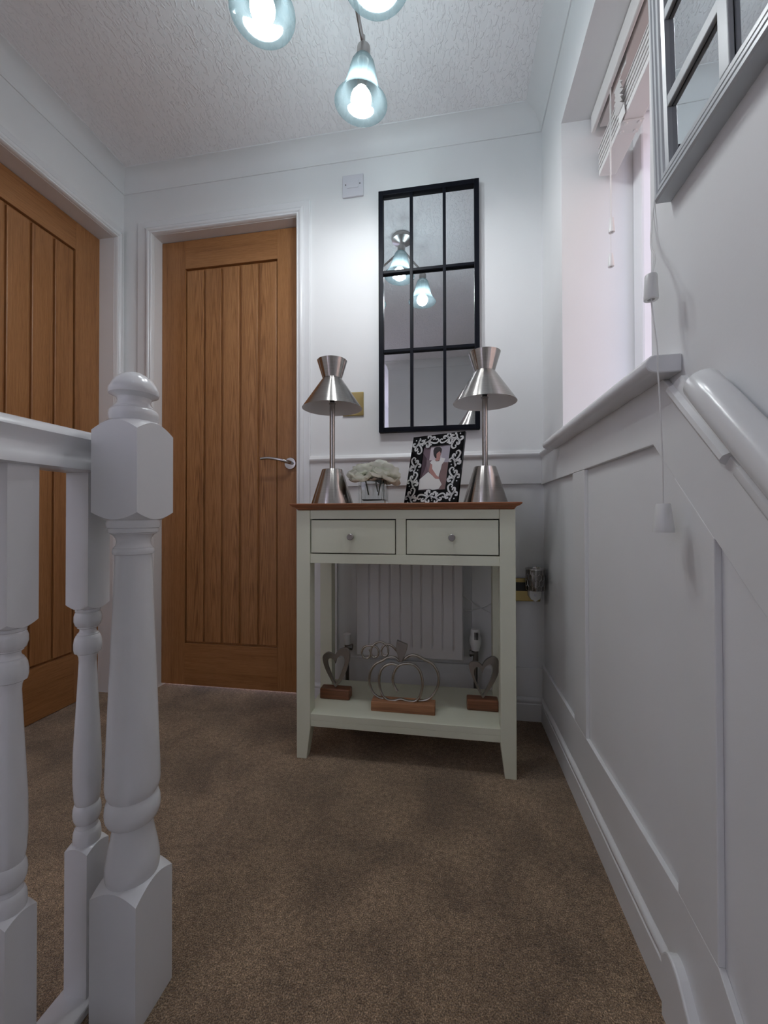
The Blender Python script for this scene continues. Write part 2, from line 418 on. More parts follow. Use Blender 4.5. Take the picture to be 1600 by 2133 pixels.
# coving
def cove_prof(p=0.066, n=8):
    pts = [(0, 0), (0, -p), (0.004, -p), (0.006, -p + 0.006)]
    r = p - 0.010
    for k in range(n + 1):
        a = PI / 2 * k / n
        pts.append((0.006 + r * (1 - math.cos(a)), -p + 0.006 + r * math.sin(a)))
    pts += [(p, -0.004), (p, 0)]
    return pts
CP = cove_prof()
def cove(name, p0, p1, nrm, label, m0=1, m1=1):
    # p0->p1 along the wall, nrm points into the room; m = 1 inside mitre, -1 outside mitre, 0 square
    p0 = Vector((*p0, CEIL)); p1 = Vector((*p1, CEIL)); d = (p1 - p0).normalized(); n = Vector((*nrm, 0))
    r0 = [p0 + n * a + d * (a * m0) + Vector((0, 0, b)) for a, b in CP]
    r1 = [p1 + n * a - d * (a * m1) + Vector((0, 0, b)) for a, b in CP]
    struct(MB().loft([r0, r1]).build(name, 'wall_paint', smooth=True), label, 'coving')
cove('trim_1', (XL, D), (XR, D), (0, -1), 'white plaster coving along the end wall ceiling')
cove('trim_2', (XL, D), (XL, YC), (1, 0), 'white plaster coving above the left oak door')
cove('trim_3', (XR, D), (XR, YB), (-1, 0), 'white plaster coving above the window')
cove('trim_4', (XS, YB), (XR, YB), (0, 1), 'white plaster coving behind the stairs, seen in the mirror', -1, 1)
cove('trim_5', (XS, YB), (XS, YC), (-1, 0), 'white plaster coving along the corridor wall', -1, 1)

# ------------------------------------------------------------------ doors
def architrave(name, label, plane, lo, hi, top, flat_lo, flat_hi, flat_top, axis):
    """moulded frame; axis 'x' = on the end wall (faces -y), 'y' = on the left wall (faces +x)"""
    root = thing(name, label, 'door frame', kind='structure')
    T = 0.030; th = 0.020; tf = 0.009
    def pt(a, d, z):
        return (a, plane - d, z) if axis == 'x' else (plane + d, a, z)
    def prof(fw):   # (across outward, depth)
        t = [(0, 0), (0, th - 0.006), (0.003, th - 0.002), (0.006, th - 0.002), (0.008, th - 0.005), (0.010, th - 0.004)]
        for k in range(7):
            a = PI * k / 6
            t.append((0.0195 - 0.0085 * math.cos(a), th - 0.005 + 0.005 * math.sin(a)))
        t += [(T, th - 0.007), (T + 0.001, tf), (T + fw - 0.002, tf), (T + fw, tf - 0.002), (T + fw, 0)]
        return t
    def side(at, sgn, fw, nm):
        r0 = [pt(at + sgn * a, d, 0) for a, d in prof(fw)]
        r1 = [pt(at + sgn * a, d, top + a * (T + flat_top) / (T + fw)) for a, d in prof(fw)]
        MB().loft([r0, r1]).build(nm, 'gloss_white', root, smooth=True)
    side(lo, -1, flat_lo, 'frame_side'); side(hi, 1, flat_hi, 'frame_side')
    pf = prof(flat_top)
    kl, kh = (T + flat_lo) / (T + flat_top), (T + flat_hi) / (T + flat_top)
    MB().loft([[pt(lo - a * kl, d, top + a) for a, d in pf], [pt(hi + a * kh, d, top + a) for a, d in pf]]).build('frame_head', 'gloss_white', root, smooth=True)
    # lining
    b = -0.06
    for at, s in ((lo, -1), (hi, 1)):
        m = MB()
        p = [pt(at - s * 0.001, -0.10, 0), pt(at + s * 0.012, 0.0, top)]
        m.box(min(p[0][0], p[1][0]), max(p[0][0], p[1][0]), min(p[0][1], p[1][1]), max(p[0][1], p[1][1]), 0.0, top + 0.0)
        m.build('lining', 'gloss_white', root)
    p = [pt(lo, -0.10, 0), pt(hi, 0.0, 0)]
    MB().box(min(p[0][0], p[1][0]), max(p[0][0], p[1][0]), min(p[0][1], p[1][1]), max(p[0][1], p[1][1]), top - 0.001, top + 0.012).build('lining', 'gloss_white', root)
    return root
architrave('trim_6', 'white moulded frame round the oak door beside the table', D, O2[0] + 0.004, O2[1] - 0.001, O2[2], 0.046, 0.026, 0.030, 'x')
architrave('trim_7', 'white moulded frame round the oak door on the left', XL, O1[0] + 0.004, O1[1] - 0.003, O1[2], 0.026, 0.012, 0.026, 'y')

def door(name, label, face, a0, a1, p0, p1, zb, z0, z1, top, axis, bounds, handle=None):
    """a0..a1 door width, p0..p1 panel field, bounds = plank edges; face = front plane"""
    root = thing(name, label, 'door', kind='structure')
    s = 1 if axis == 'x' else -1      # depth direction away from the room
    def B(m, u0, u1, d0, d1, za, zb_):
        if axis == 'x': m.box(u0, u1, face + d0, face + d1, za, zb_)
        else: m.box(face - d1, face - d0, u0, u1, za, zb_)
        return m
    vm = 'oak_v'; hm = 'oak_hx' if axis == 'x' else 'oak_hy'; pm = 'oak_plank_x' if axis == 'x' else 'oak_plank_y'
    B(MB(), a0, p0, 0, 0.035, zb, top).build('stile', vm, root, bevel=0.0012)
    B(MB(), p1, a1, 0, 0.035, zb, top).build('stile', vm, root, bevel=0.0012)
    B(MB(), p0, p1, 0, 0.035, z1, top).build('rail', hm, root, bevel=0.0012)
    B(MB(), p0, p1, 0, 0.035, zb, z0).build('rail', hm, root, bevel=0.0012)
    B(MB(), p0, p1, 0.014, 0.030, z0, z1).build('backing', vm, root)
    g = 0.0052
    bs = sorted(bounds)
    for i in range(len(bs) - 1):
        o = B(MB(), bs[i] + g, bs[i + 1] - g, 0.004, 0.020, z0 + 0.008, z1 - 0.008).build('plank', pm, root, bevel=0.003)
    return root
DF = 1.64
d2 = door('door_2', 'oak boarded door with chrome lever beside the console table', DF, O2[0] - 0.005, O2[1] + 0.005, -1.180, -0.741, 0.012, 0.195, 1.872, O2[2] - 0.003, 'x',
          [-1.180, -1.0885, -1.0027, -0.916, -0.8285, -0.741])
DL = -1.522
d1 = door('door_1', 'oak boarded door on the left behind the balustrade', DL, O1[0] - 0.004, O1[1] + 0.004, 0.985, 1.424, 0.003, 0.202, 1.858, O1[2] - 0.003, 'y',
          [0.985, 1.073, 1.161, 1.248, 1.336, 1.424])
# stops on the linings so no light passes round the doors
MB().box(O2[0] + 0.003, O2[0] + 0.006, DF - 0.0, DF + 0.05, 0, O2[2]).build('door_stop', 'gloss_white', d2)
# lever handle
hz, hx = 0.985, -0.6795
ha = bpy.data.objects.new('handle', None); COL.objects.link(ha); ha.parent = d2; ha.location = (hx, DF, hz)
bpy.data.objects.remove(ha)
RX = Matrix.Rotation(PI / 2, 4, 'X')
hm_ = MB().lathe([(0.0, 0.0), (0.026, 0.0), (0.026, 0.006), (0.024, 0.009), (0.0, 0.010)], (hx, DF, hz), 40, T=RX)
hnd = hm_.build('handle_rose', 'chrome', d2, smooth=True); hnd['label'] = 'round chrome rose of the door lever'
lev = smooth_pts([(hx + 0.004, DF - 0.004, hz + 0.002), (hx + 0.004, DF - 0.030, hz + 0.002), (hx - 0.004, DF - 0.046, hz + 0.004), (hx - 0.035, DF - 0.052, hz + 0.012), (hx - 0.075, DF - 0.055, hz + 0.018), (hx - 0.110, DF - 0.056, hz + 0.016)], 7)
rr = [0.0085 - 0.003 * (i / (len(lev) - 1)) for i in range(len(lev))]
MB().tube(lev, rr, 14).build('handle_lever', 'chrome', hnd, smooth=True)

# ------------------------------------------------------------------ skirting, dado, panelling
def skirt_prof(): # (proud, z)
    return [(0, 0), (0.016, 0), (0.016, 0.062), (0.013, 0.064), (0.013, 0.067), (0.016, 0.070), (0.017, 0.075), (0.016, 0.080), (0.012, 0.084), (0.007, 0.087), (0.004, 0.088), (0, 0.088)]
def skirting(name, p0, p1, nrm, label, m0=0, m1=0):
    p0 = Vector((*p0, 0)); p1 = Vector((*p1, 0)); d = (p1 - p0).normalized(); n = Vector((*nrm, 0))
    r0 = [p0 + n * a + d * (a * m0) + Vector((0, 0, b)) for a, b in skirt_prof()]
    r1 = [p1 + n * a - d * (a * m1) + Vector((0, 0, b)) for a, b in skirt_prof()]
    return struct(MB().loft([r0, r1]).build(name, 'panel_white', smooth=True), label, 'skirting')
skirting('baseboard_back', (-0.572, D), (XR, D), (0, -1), 'white moulded skirting under the radiator', 0, 1)
skirting('baseboard_right', (XR, D), (XR, 0.690), (-1, 0), 'white moulded skirting along the panelled right wall', 1, 0)
skirting('baseboard_left', (XL, O1[0] - 0.055), (XL, YC), (1, 0), 'white skirting along the corridor on the left')

BT = 0.009  # batten thickness
pan = thing('trim_8', 'white flat panelling boards on the end wall behind the table', 'wall panelling', kind='structure')
def bb(x0, x1, z0, z1): MB().box(x0, x1, D - BT, D, z0, z1).build('batten', 'panel_white', pan, bevel=0.0012)
bb(-0.572, XR - BT, 0.8795, 0.985); bb(-0.572, XR - BT, 0.088, 0.194)
bb(-0.572, -0.4585, 0.194, 0.8795); bb(0.0719, 0.172, 0.194, 0.8795)
# dado rail on the end wall
dp = [(0, 0.968), (0.006, 0.968), (0.008, 0.974), (0.013, 0.978), (0.018, 0.984), (0.019, 0.991), (0.016, 0.995), (0.011, 0.996), (0.010, 1.000), (0.007, 1.006), (0, 1.007)]
m = MB().loft([[(-0.572, D - a, z) for a, z in dp], [(XR - a, D - a, z) for a, z in dp]])
struct(m.build('trim_9', 'panel_white', smooth=True), 'white moulded dado rail under the black mirror', 'dado rail')
m = MB().loft([[(XR - a, D - a, z) for a, z in dp], [(XR - a, 1.36, z) for a, z in dp]])
struct(m.build('trim_10', 'panel_white', smooth=True), 'short white dado rail from corner to window sill', 'dado rail')

pan = thing('trim_11', 'white flat panelling boards on the right wall below the window', 'wall panelling', kind='structure')
def rb(poly): MB().prism(poly, 'x', XR - BT, XR).build('batten', 'panel_white', pan, bevel=0.0012)
SL = 0.93   # slope of the boards that follow the stairs
def zs(y, y0=0.7335, z0=0.8775): return z0 - (y0 - y) * SL
rb([(D, 0.8765), (D, 0.975), (0.70, 0.975), (-0.55, 0.975 - 1.25 * SL), (-0.55, zs(-0.55)), (0.7335, 0.8775)])   # under the sill, then sloping with the handrail
rb([(D, 0.088), (D, 0.2035), (0.66, 0.2035), (0.577, 0.193), (-0.5, 0.193 - 1.05 * SL), (-0.5, -0.08 - 1.05 * SL), (0.60, 0.0), (0.66, 0.088)])   # bottom board
rb([(1.187, 0.2035), (1.187, 0.8765), (1.088, 0.8765), (1.088, 0.2035)])
rb([(0.669, 0.2035), (0.669, zs(0.669)), (0.577, zs(0.577)), (0.577, 0.193)])
rb([(0.19, -0.17), (0.19, zs(0.19)), (0.10, zs(0.10)), (0.10, -0.25)])
# stair string on the wall, easing down from the skirting
st = smooth_pts([(0, 0.690, 0.090), (0, 0.672, 0.110), (0, 0.648, 0.106), (0, 0.617, 0.075), (0, 0.55, 0.010), (0, 0.3, -0.22), (0, -0.4, -0.87)], 5)
top = [(p.y, p.z) for p in st]
MB().prism(top + [(-0.4, -1.2), (0.690, -0.3)], 'x', XR - 0.024, XR).build('stair_string', 'panel_white', pan, bevel=0.003)

# ------------------------------------------------------------------ window
win = thing('window_1', 'white plastic window deep in the right wall recess', 'window', kind='structure')
fx0, fx1 = 0.537, 0.600
fw = 0.058
for a in ((WY1 - fw, WY1, WZ0, WZ1), (WY0, WY0 + fw, WZ0, WZ1), (WY0 + fw, WY1 - fw, WZ0, WZ0 + fw), (WY0 + fw, WY1 - fw, WZ1 - fw, WZ1)):
    MB().box(fx0, fx1, *a).build('window_frame', 'upvc', win, bevel=0.006)
MB().box(0.566, 0.572, WY0 + fw, WY1 - fw, WZ0 + fw, WZ1 - fw).build('window_pane', 'window_glass', win)
# sill with round nose
sp = [(0.537, 0.974), (0.537, 1.001)]
for k in range(9):
    a = PI / 2 + PI * k / 8
    sp.append((0.300 + 0.0135 * math.cos(a), 0.9875 + 0.0135 * math.sin(a)))
sill_inner = [(x, z) for x, z in sp]
m = MB()
m.box(XR, 0.537, WY0 + 0.001, WY1 - 0.001, 0.9755, 1.001)
nose = [(XR, 0.974), (XR, 1.001)] + sp[2:]
m.loft([[(x, y, z) for x, z in nose] for y in (0.662, 1.372)])
m.build('window_sill', 'gloss_white', win, bevel=0.002, smooth=True)

# outside: paving and the neighbour's brick wall
struct(MB().box(X2 + 0.02, 12, -12, 22, -3.1, -3.0).build('ground_outside', 'tarmac'), 'grey paving outside the window', 'ground')
struct(MB().box(5.0, 5.3, -10, 24, -3.0, 8.0).build('wall_outside', 'neighbour_brick'), 'brick wall of the neighbouring house outside the window', 'wall')

# ------------------------------------------------------------------ balustrade
NX, NY, NH = -0.499, 0.5695, 0.0393
def turned_block(m, cx, cy, hs, zlo, zhi, flo, fhi, n=14):
    """square block whose ends are rounded by the lathe: end height depends on the radius"""
    def ring(z0, f):
        return z0
    g = [-hs + 2 * hs * i / n for i in range(n + 1)]
    base = len(m.v)
    def vid(i, j, t): return base + t * (n + 1) ** 2 + j * (n + 1) + i
    for t, (z, f) in enumerate(((zlo, flo), (zhi, fhi))):
        for y in g:
            for x in g:
                r = math.hypot(x, y)
                m.v.append((cx + x - m.o.x, cy + y - m.o.y, z + f * max(0, r - hs * 0.92) / (hs * 0.414) - m.o.z))
    for j in range(n):
        for i in range(n):
            m.f.append((vid(i, j, 0), vid(i, j + 1, 0), vid(i + 1, j + 1, 0), vid(i + 1, j, 0)))
            m.f.append((vid(i, j, 1), vid(i + 1, j, 1), vid(i + 1, j + 1, 1), vid(i, j + 1, 1)))
    for i in range(n):
        for a, b in (((i, 0), (i + 1, 0)), ((i + 1, n), (i, n)), ((0, i + 1), (0, i)), ((n, i), (n, i + 1))):
            m.f.append((vid(*a, 0), vid(*b, 0), vid(*b, 1), vid(*a, 1)))
def spline_prof(pts): return pts
nw = thing('newel_post', 'white turned newel post with round mushroom cap', 'newel post', (NX, NY, 0))
O = (NX, NY, 0)
m = MB(O); turned_block(m, NX, NY, NH, 0.0, 0.204, 0.0, -0.0145); m.build('base_block', 'gloss_white', nw, smooth=True)
m = MB(O); turned_block(m, NX, NY, NH, 0.7545, 0.910, 0.011, -0.0145); m.build('top_block', 'gloss_white', nw, smooth=True)
pr = [(0.0330, 0.185), (0.0335, 0.1945), (0.0328, 0.1955), (0.0350, 0.1975), (0.0372, 0.206), (0.0377, 0.214), (0.0372, 0.225), (0.0345, 0.242), (0.0305, 0.262), (0.0274, 0.281), (0.0273, 0.2855), (0.0325, 0.2862), (0.0350, 0.289), (0.0378, 0.296), (0.0386, 0.304), (0.0380, 0.313), (0.0360, 0.3205), (0.0338, 0.3240), (0.0332, 0.3255), (0.0338, 0.327), (0.0364, 0.332), (0.0378, 0.338), (0.0384, 0.345), (0.0378, 0.362), (0.0358, 0.42), (0.0325, 0.514), (0.0278, 0.628), (0.0256, 0.700), (0.0256, 0.7015), (0.0282, 0.7025), (0.0292, 0.706), (0.0290, 0.710), (0.0278, 0.7115), (0.0278, 0.7125), (0.0246, 0.716), (0.0236, 0.722), (0.0246, 0.727), (0.0285, 0.7325), (0.0322, 0.7345), (0.0322, 0.7355), (0.0346, 0.7365), (0.0354, 0.740), (0.0350, 0.7425), (0.0344, 0.7430), (0.0366, 0.7440), (0.0378, 0.749), (0.0374, 0.754), (0.0360, 0.7575), (0.034, 0.762)]
MB().lathe(pr, (0, 0, 0), 48).build('shaft', 'gloss_white', nw, smooth=True)
cp = [(0.030, 0.900), (0.0328, 0.9105), (0.0342, 0.914), (0.0352, 0.920), (0.0344, 0.926), (0.0322, 0.9295), (0.0300, 0.9305), (0.0300, 0.9320), (0.0282, 0.9330), (0.0276, 0.9345), (0.0250, 0.938), (0.0232, 0.943), (0.0245, 0.948), (0.0290, 0.951), (0.0345, 0.9535), (0.0356, 0.957), (0.0350, 0.962), (0.0325, 0.968), (0.028, 0.976), (0.021, 0.983), (0.012, 0.988), (0.004, 0.990), (0.0, 0.9902)]
MB().lathe(cp, (0, 0, 0), 48).build('cap', 'gloss_white', nw, smooth=True)

BX, BH = -0.5805, 0.0203
def baluster(loc, label):
    root = thing('baluster', label, 'baluster', loc, 'balusters under the left handrail')
    m = MB(); turned_block(m, 0, 0, BH, 0.0, 0.228, 0.0, -0.0065, 8); m.build('base_block', 'gloss_white', root, smooth=True)
    m = MB(); turned_block(m, 0, 0, BH, 0.598, 0.815, 0.007, 0.0, 8); m.build('top_block', 'gloss_white', root, smooth=True)
    p = [(0.0150, 0.208), (0.0155, 0.2165), (0.0150, 0.2175), (0.0172, 0.2195), (0.0188, 0.228), (0.0192, 0.236), (0.0186, 0.244), (0.0168, 0.2495), (0.0150, 0.2510), (0.0150, 0.2525), (0.0140, 0.2540), (0.0138, 0.2575), (0.0160, 0.2590), (0.0186, 0.266), (0.0194, 0.274), (0.0188, 0.282), (0.0172, 0.2875), (0.0160, 0.2888),
         (0.0166, 0.2905), (0.0180, 0.300), (0.0194, 0.325), (0.0190, 0.372), (0.0148, 0.455), (0.0120, 0.514), (0.0126, 0.5215), (0.0140, 0.5255), (0.0140, 0.5265), (0.0180, 0.5285), (0.0192, 0.5345), (0.0192, 0.5425), (0.0180, 0.5510), (0.0160, 0.5555), (0.0146, 0.5565), (0.0146, 0.5580), (0.0118, 0.5610), (0.0112, 0.5640), (0.0118, 0.5665), (0.0142, 0.5680), (0.0142, 0.5695), (0.0170, 0.5720), (0.0190, 0.5790), (0.0188, 0.5865), (0.0174, 0.5915), (0.0160, 0.5930), (0.0172, 0.5945), (0.0172, 0.6050)]
    MB().lathe(p, (0, 0, 0), 28).build('turned_shaft', 'gloss_white', root, smooth=True)
    return root
b0 = baluster((BX, 0.5675, 0.0155), 'slim white turned baluster standing right beside the newel post')
for k, lab in enumerate(['second white turned baluster from the newel post, cut by the left edge', 'third white turned baluster from the newel post, outside the picture', 'fourth white turned baluster from the newel post, outside the picture', 'fifth white turned baluster from the newel post, outside the picture']):
    c = copy_tree(b0); c.location = (BX, 0.5675 - 0.1167 * (k + 1), 0.0155); c['label'] = lab
# base rail
m = MB().box(BX - 0.029, BX + 0.029, YB, 0.608, 0.0, 0.0155)
tag(m.build('base_rail', 'gloss_white', bevel=0.003), 'flat white base rail on the carpet under the balusters', 'base rail')
# handrail: moulded, concave sides
hp = [(-0.020, 0.830), (-0.024, 0.832), (-0.0285, 0.8325), (-0.0285, 0.843), (-0.0255, 0.847), (-0.0225, 0.856), (-0.0225, 0.866), (-0.0255, 0.874), (-0.0275, 0.880), (-0.024, 0.888), (-0.014, 0.8945), (0, 0.8965)]
hp = hp + [(-x, z) for x, z in reversed(hp[:-1])]
m = MB().prism([(BX + x, z) for x, z in hp], 'y', YB, 0.606)
tag(m.build('handrail', 'gloss_white', smooth=True), 'white moulded handrail running into the newel post', 'handrail')

# ------------------------------------------------------------------ handrail on the right wall
root = thing('wall_handrail', 'thick white round handrail sloping down the right wall', 'handrail', (XR, 0.57, 0.93))
O = (XR, 0.57, 0.93)
dirv = Vector((0, -1, -1.013)).normalized(); p0 = Vector((0.312, 0.574, 0.930))
pts = [p0 - dirv * 0.004, p0, p0 + dirv * 0.004] + [p0 + dirv * t for t in (0.05, 0.3, 0.7, 1.1)]
MB(O).tube(pts, [0.013, 0.0185, 0.0205] + [0.0212] * 4, 28).build('rail', 'rail_gloss', root, smooth=True)
for t in (0.22, 0.95):
    q = p0 + dirv * t
    MB(O).tube([q + Vector((0.0, 0, -0.015)), q + Vector((0.012, 0, -0.035)), (XR, q.y, q.z - 0.045)], 0.006, 10).build('bracket', 'chrome', root, smooth=True)
# dado moulding following the stairs below it, cut short
q0 = Vector((XR, 0.664, 0.955)); q1 = Vector((XR, 0.541, 0.835))
nn = Vector((0, 0.69, -0.72)).normalized()
pp = [(0, -0.014), (0.006, -0.014), (0.009, -0.008), (0.011, -0.005), (0.012, 0.0), (0.018, 0.004), (0.019, 0.010), (0.016, 0.015), (0.010, 0.018), (0, 0.019)]
m = MB().loft([[p + Vector((-a, 0, 0)) + nn * b for a, b in pp] for p in (q0, q1)])
struct(m.build('trim_12', 'panel_white', smooth=True), 'short white moulding below the right wall handrail', 'dado rail')
q2 = Vector((XR, 0.525, 0.819)); q3 = Vector((XR, -0.3, 0.819 - 0.835))
m = MB().loft([[p + Vector((-a * 0.75, 0, 0)) + nn * b for a, b in pp] for p in (q2, q3)])
struct(m.build('trim_13', 'rail_gloss', smooth=True), 'glossy white moulding continuing down below the right handrail', 'dado rail')

# ------------------------------------------------------------------ console table
TX0, TX1, TY0, TY1 = -0.4865, 0.180, 1.22, 1.497
T0 = (-0.153, 1.36, 0)
tb = thing('console_table', 'pale cream console table with oak top and two drawers', 'table', T0)
def tp(): return MB(T0)
# top with moulded edge
def ring(x0, x1, y0, y1, z): return [(x0, y0, z), (x1, y0, z), (x1, y1, z), (x0, y1, z)]
e = [(0.012, 0.779), (0.006, 0.7795), (0.002, 0.783), (0.001, 0.786), (-0.003, 0.7885), (-0.009, 0.791), (-0.014, 0.795), (-0.0150, 0.798), (-0.0140, 0.7995), (-0.012, 0.800)]
m = tp().loft([ring(TX0 + a - 0.002, TX1 - a + 0.002, TY0 + a - 0.003, TY1 - a + 0.006, z) for a, z in e])
m.build('tabletop', 'table_oak', tb, bevel=0.0006)
LW = 0.0445
for (x0, sx) in ((TX0, 1), (TX1, -1)):
    for (y0, sy) in ((TY0, 1), (TY1, -1)):
        xi, yi = x0 + sx * LW, y0 + sy * LW
        def sq(xa, ya, z): return [(x0, y0, z), (xa, y0, z), (xa, ya, z), (x0, ya, z)]
        tp().loft([sq(xi - sx * 0.012, yi - sy * 0.012, 0), sq(xi, yi, 0.095), sq(xi, yi, 0.779)]).build('leg', 'table_paint', tb, bevel=0.0015)
xa, xb = TX0 + LW, TX1 - LW
fy = TY0 + 0.003
tp().box(xa, xb, fy, fy + 0.02, 0.751, 0.779).build('apron_rail', 'table_paint', tb, bevel=0.001)
tp().box(xa, xb, fy, fy + 0.02, 0.613, 0.6425).build('apron_rail', 'table_paint', tb, bevel=0.001)
tp().box(-0.1695, -0.1395, fy, fy + 0.02, 0.6425, 0.751).build('drawer_divider', 'table_paint', tb, bevel=0.001)
tp().box(xa, xb, fy + 0.018, fy + 0.022, 0.6425, 0.751).build('drawer_recess', 'drawer_gap', tb)
for x0 in (TX0 + 0.006, TX1 - 0.026):
    tp().box(x0, x0 + 0.020, TY0 + LW, TY1 - LW, 0.613, 0.779).build('side_apron', 'table_paint', tb, bevel=0.001)
tp().box(xa, xb, TY1 - 0.026, TY1 - 0.006, 0.613, 0.779).build('back_apron', 'table_paint', tb)
tp().box(xa, xb, TY0 + 0.03, TY1 - 0.03, 0.615, 0.621).build('drawer_floor', 'table_paint', tb)
for x0, x1, kx in ((xa + 0.003, -0.1725, -0.3085), (-0.1365, xb - 0.003, -0.0022)):
    dr = tp().box(x0, x1, fy - 0.001, fy + 0.016, 0.6455, 0.748).build('drawer', 'table_paint', tb, bevel=0.0012)
    tp().lathe([(0.0, 0.022), (0.0085, 0.022), (0.0098, 0.0205), (0.0100, 0.012), (0.0065, 0.009), (0.005, 0.0), (0, 0)], (kx, fy - 0.001, 0.6965), 28, T=RX).build('knob', 'knob_steel', dr, smooth=True)
SZ = 0.140
tp().box(xa - 0.02, xb + 0.02, TY0 + 0.0045, TY1, SZ - 0.020, SZ).build('shelf', 'table_paint', tb, bevel=0.0012)
tp().box(xa, xb, TY0 + 0.0045, TY0 + 0.022, SZ - 0.0395, SZ - 0.020).build('shelf_rail', 'table_paint', tb, bevel=0.001)
tp().box(xa, xb, TY1 - 0.02, TY1 - 0.004, SZ - 0.0395, SZ - 0.020).build('shelf_rail', 'table_paint', tb, bevel=0.001)

# ------------------------------------------------------------------ table lamps
def table_lamp(loc, label):
    r = thing('table_lamp', label, 'lamp', loc, 'brushed steel lamps on the console table')
    MB().lathe([(0.0, 0.0), (0.0705, 0.0), (0.0705, 0.003), (0.0352, 0.116), (0.0335, 0.1185), (0.0, 0.1185)], n=64).build('base', 'brushed_steel', r, smooth=True)
    MB().lathe([(0.0092, 0.118), (0.0092, 0.338), (0.0115, 0.339), (0.0115, 0.343), (0.0092, 0.344), (0.0060, 0.345)], n=24).build('pole', 'brushed_steel', r, smooth=True)
    so = MB().lathe([(0.008, 0.343), (0.008, 0.352), (0.0115, 0.354), (0.0115, 0.372), (0.0, 0.372)], n=20).build('socket', 'plastic_black', r, smooth=True)
    # thin shells
    def shell(p, t):
        return [(a, z) for a, z in p] + [(a - t, z) for a, z in reversed(p)]
    sh = MB()
    q = [(0.1010, 0.325), (0.0325, 0.4265)]
    n = 72
    rings = [[Vector((a * math.cos(2 * PI * k / n), a * math.sin(2 * PI * k / n), z)) for k in range(n)] for a, z in q]
    shd = MB().loft(rings, cap=False).build('shade', 'brushed_steel', r, smooth=True)
    rings = [[Vector(((a - 0.0012) * math.cos(2 * PI * k / n), (a - 0.0012) * math.sin(2 * PI * k / n), z)) for k in range(n)] for a, z in q]
    rim = [[Vector((a * math.cos(2 * PI * k / n), a * math.sin(2 * PI * k / n), 0.325)) for k in range(n)] for a in (0.101, 0.0998)]
    MB().loft(rings, cap=False).loft(rim, cap=False).build('shade_lining', 'shade_inside', shd, smooth=True)
    q = [(0.0325, 0.4265), (0.0508, 0.4865)]
    col = MB()
    col.loft([[Vector((a * math.cos(2 * PI * k / n), a * math.sin(2 * PI * k / n), z)) for k in range(n)] for a, z in q + [(0.0496, 0.4865), (0.0313, 0.4265)]], cap=False)
    col.build('shade_collar', 'brushed_steel', r, smooth=True)
    # spider arm and bulb
    MB().tube(smooth_pts([(0.0, 0.0, 0.374), (-0.014, -0.010, 0.385), (-0.030, -0.012, 0.41), (-0.034, -0.002, 0.42)], 5), 0.0018, 8).build('spider_wire', 'chrome', shd, smooth=True)
    MB().lathe([(0.0, 0.372), (0.011, 0.373), (0.017, 0.392), (0.0165, 0.404), (0.010, 0.416), (0.0, 0.420)], n=24).build('bulb', 'plastic_white', r, smooth=True)
    return r
l0 = table_lamp((-0.4005, 1.325, 0.80), 'brushed steel cone lamp on the table next to the oak door')
l1 = copy_tree(l0); l1.location = (0.1045, 1.343, 0.80); l1['label'] = 'brushed steel cone lamp on the table next to the window wall'

# ------------------------------------------------------------------ vase and roses
vz = thing('glass_vase', 'square clear glass vase holding white silk roses', 'vase', (-0.259, 1.33, 0.80))
a, t, hgt, bt = 0.0425, 0.0065, 0.079, 0.011
def rsq(hs, z, r=0.004):
    o = []
    for cx, cy, a0 in ((hs - r, hs - r, 0), (-hs + r, hs - r, PI / 2), (-hs + r, -hs + r, PI), (hs - r, -hs + r, 1.5 * PI)):
        for k in range(4):
            o.append((cx + r * math.cos(a0 + k * PI / 6), cy + r * math.sin(a0 + k * PI / 6), z))
    return o
MB().loft([rsq(a - 0.002, 0.0), rsq(a, 0.002), rsq(a, hgt - 0.001), rsq(a - 0.001, hgt), rsq(a - t + 0.001, hgt), rsq(a - t, hgt - 0.001), rsq(a - t - 0.002, bt + 0.004), rsq(a - t - 0.006, bt, 0.006)]).build('glass_body', 'vase_glass', vz, smooth=True)
def petal_mesh():
    vs = []; fs = []; nu, nv = 7, 6
    for j in range(nv + 1):
        v = j / nv
        wd = (0.35 + 0.65 * math.sin(min(1, v * 1.15) * PI * 0.62)) * (1 - 0.25 * max(0, v - 0.8) / 0.2)
        for i in range(nu + 1):
            u = -1 + 2 * i / nu
            x = u * wd * 0.62
            z = v
            y = 0.34 * u * u - 0.36 * math.sin(v * PI * 0.62) + 0.10 * math.sin(3.5 * u + 2) * v + (0.35 * (v - 0.7) ** 2 * 3 if v > 0.7 else 0)
            vs.append((x, y, z - 0.10 * u * u * v))
    for j in range(nv):
        for i in range(nu):
            q = j * (nu + 1) + i
            fs.append((q, q + 1, q + nu + 2, q + nu + 1))
    me = bpy.data.meshes.new('petal'); me.from_pydata(vs, [], fs); me.update()
    me.materials.append(M['silk_petal']); me.polygons.foreach_set('use_smooth', [True] * len(me.polygons))
    return me
PM = petal_mesh()
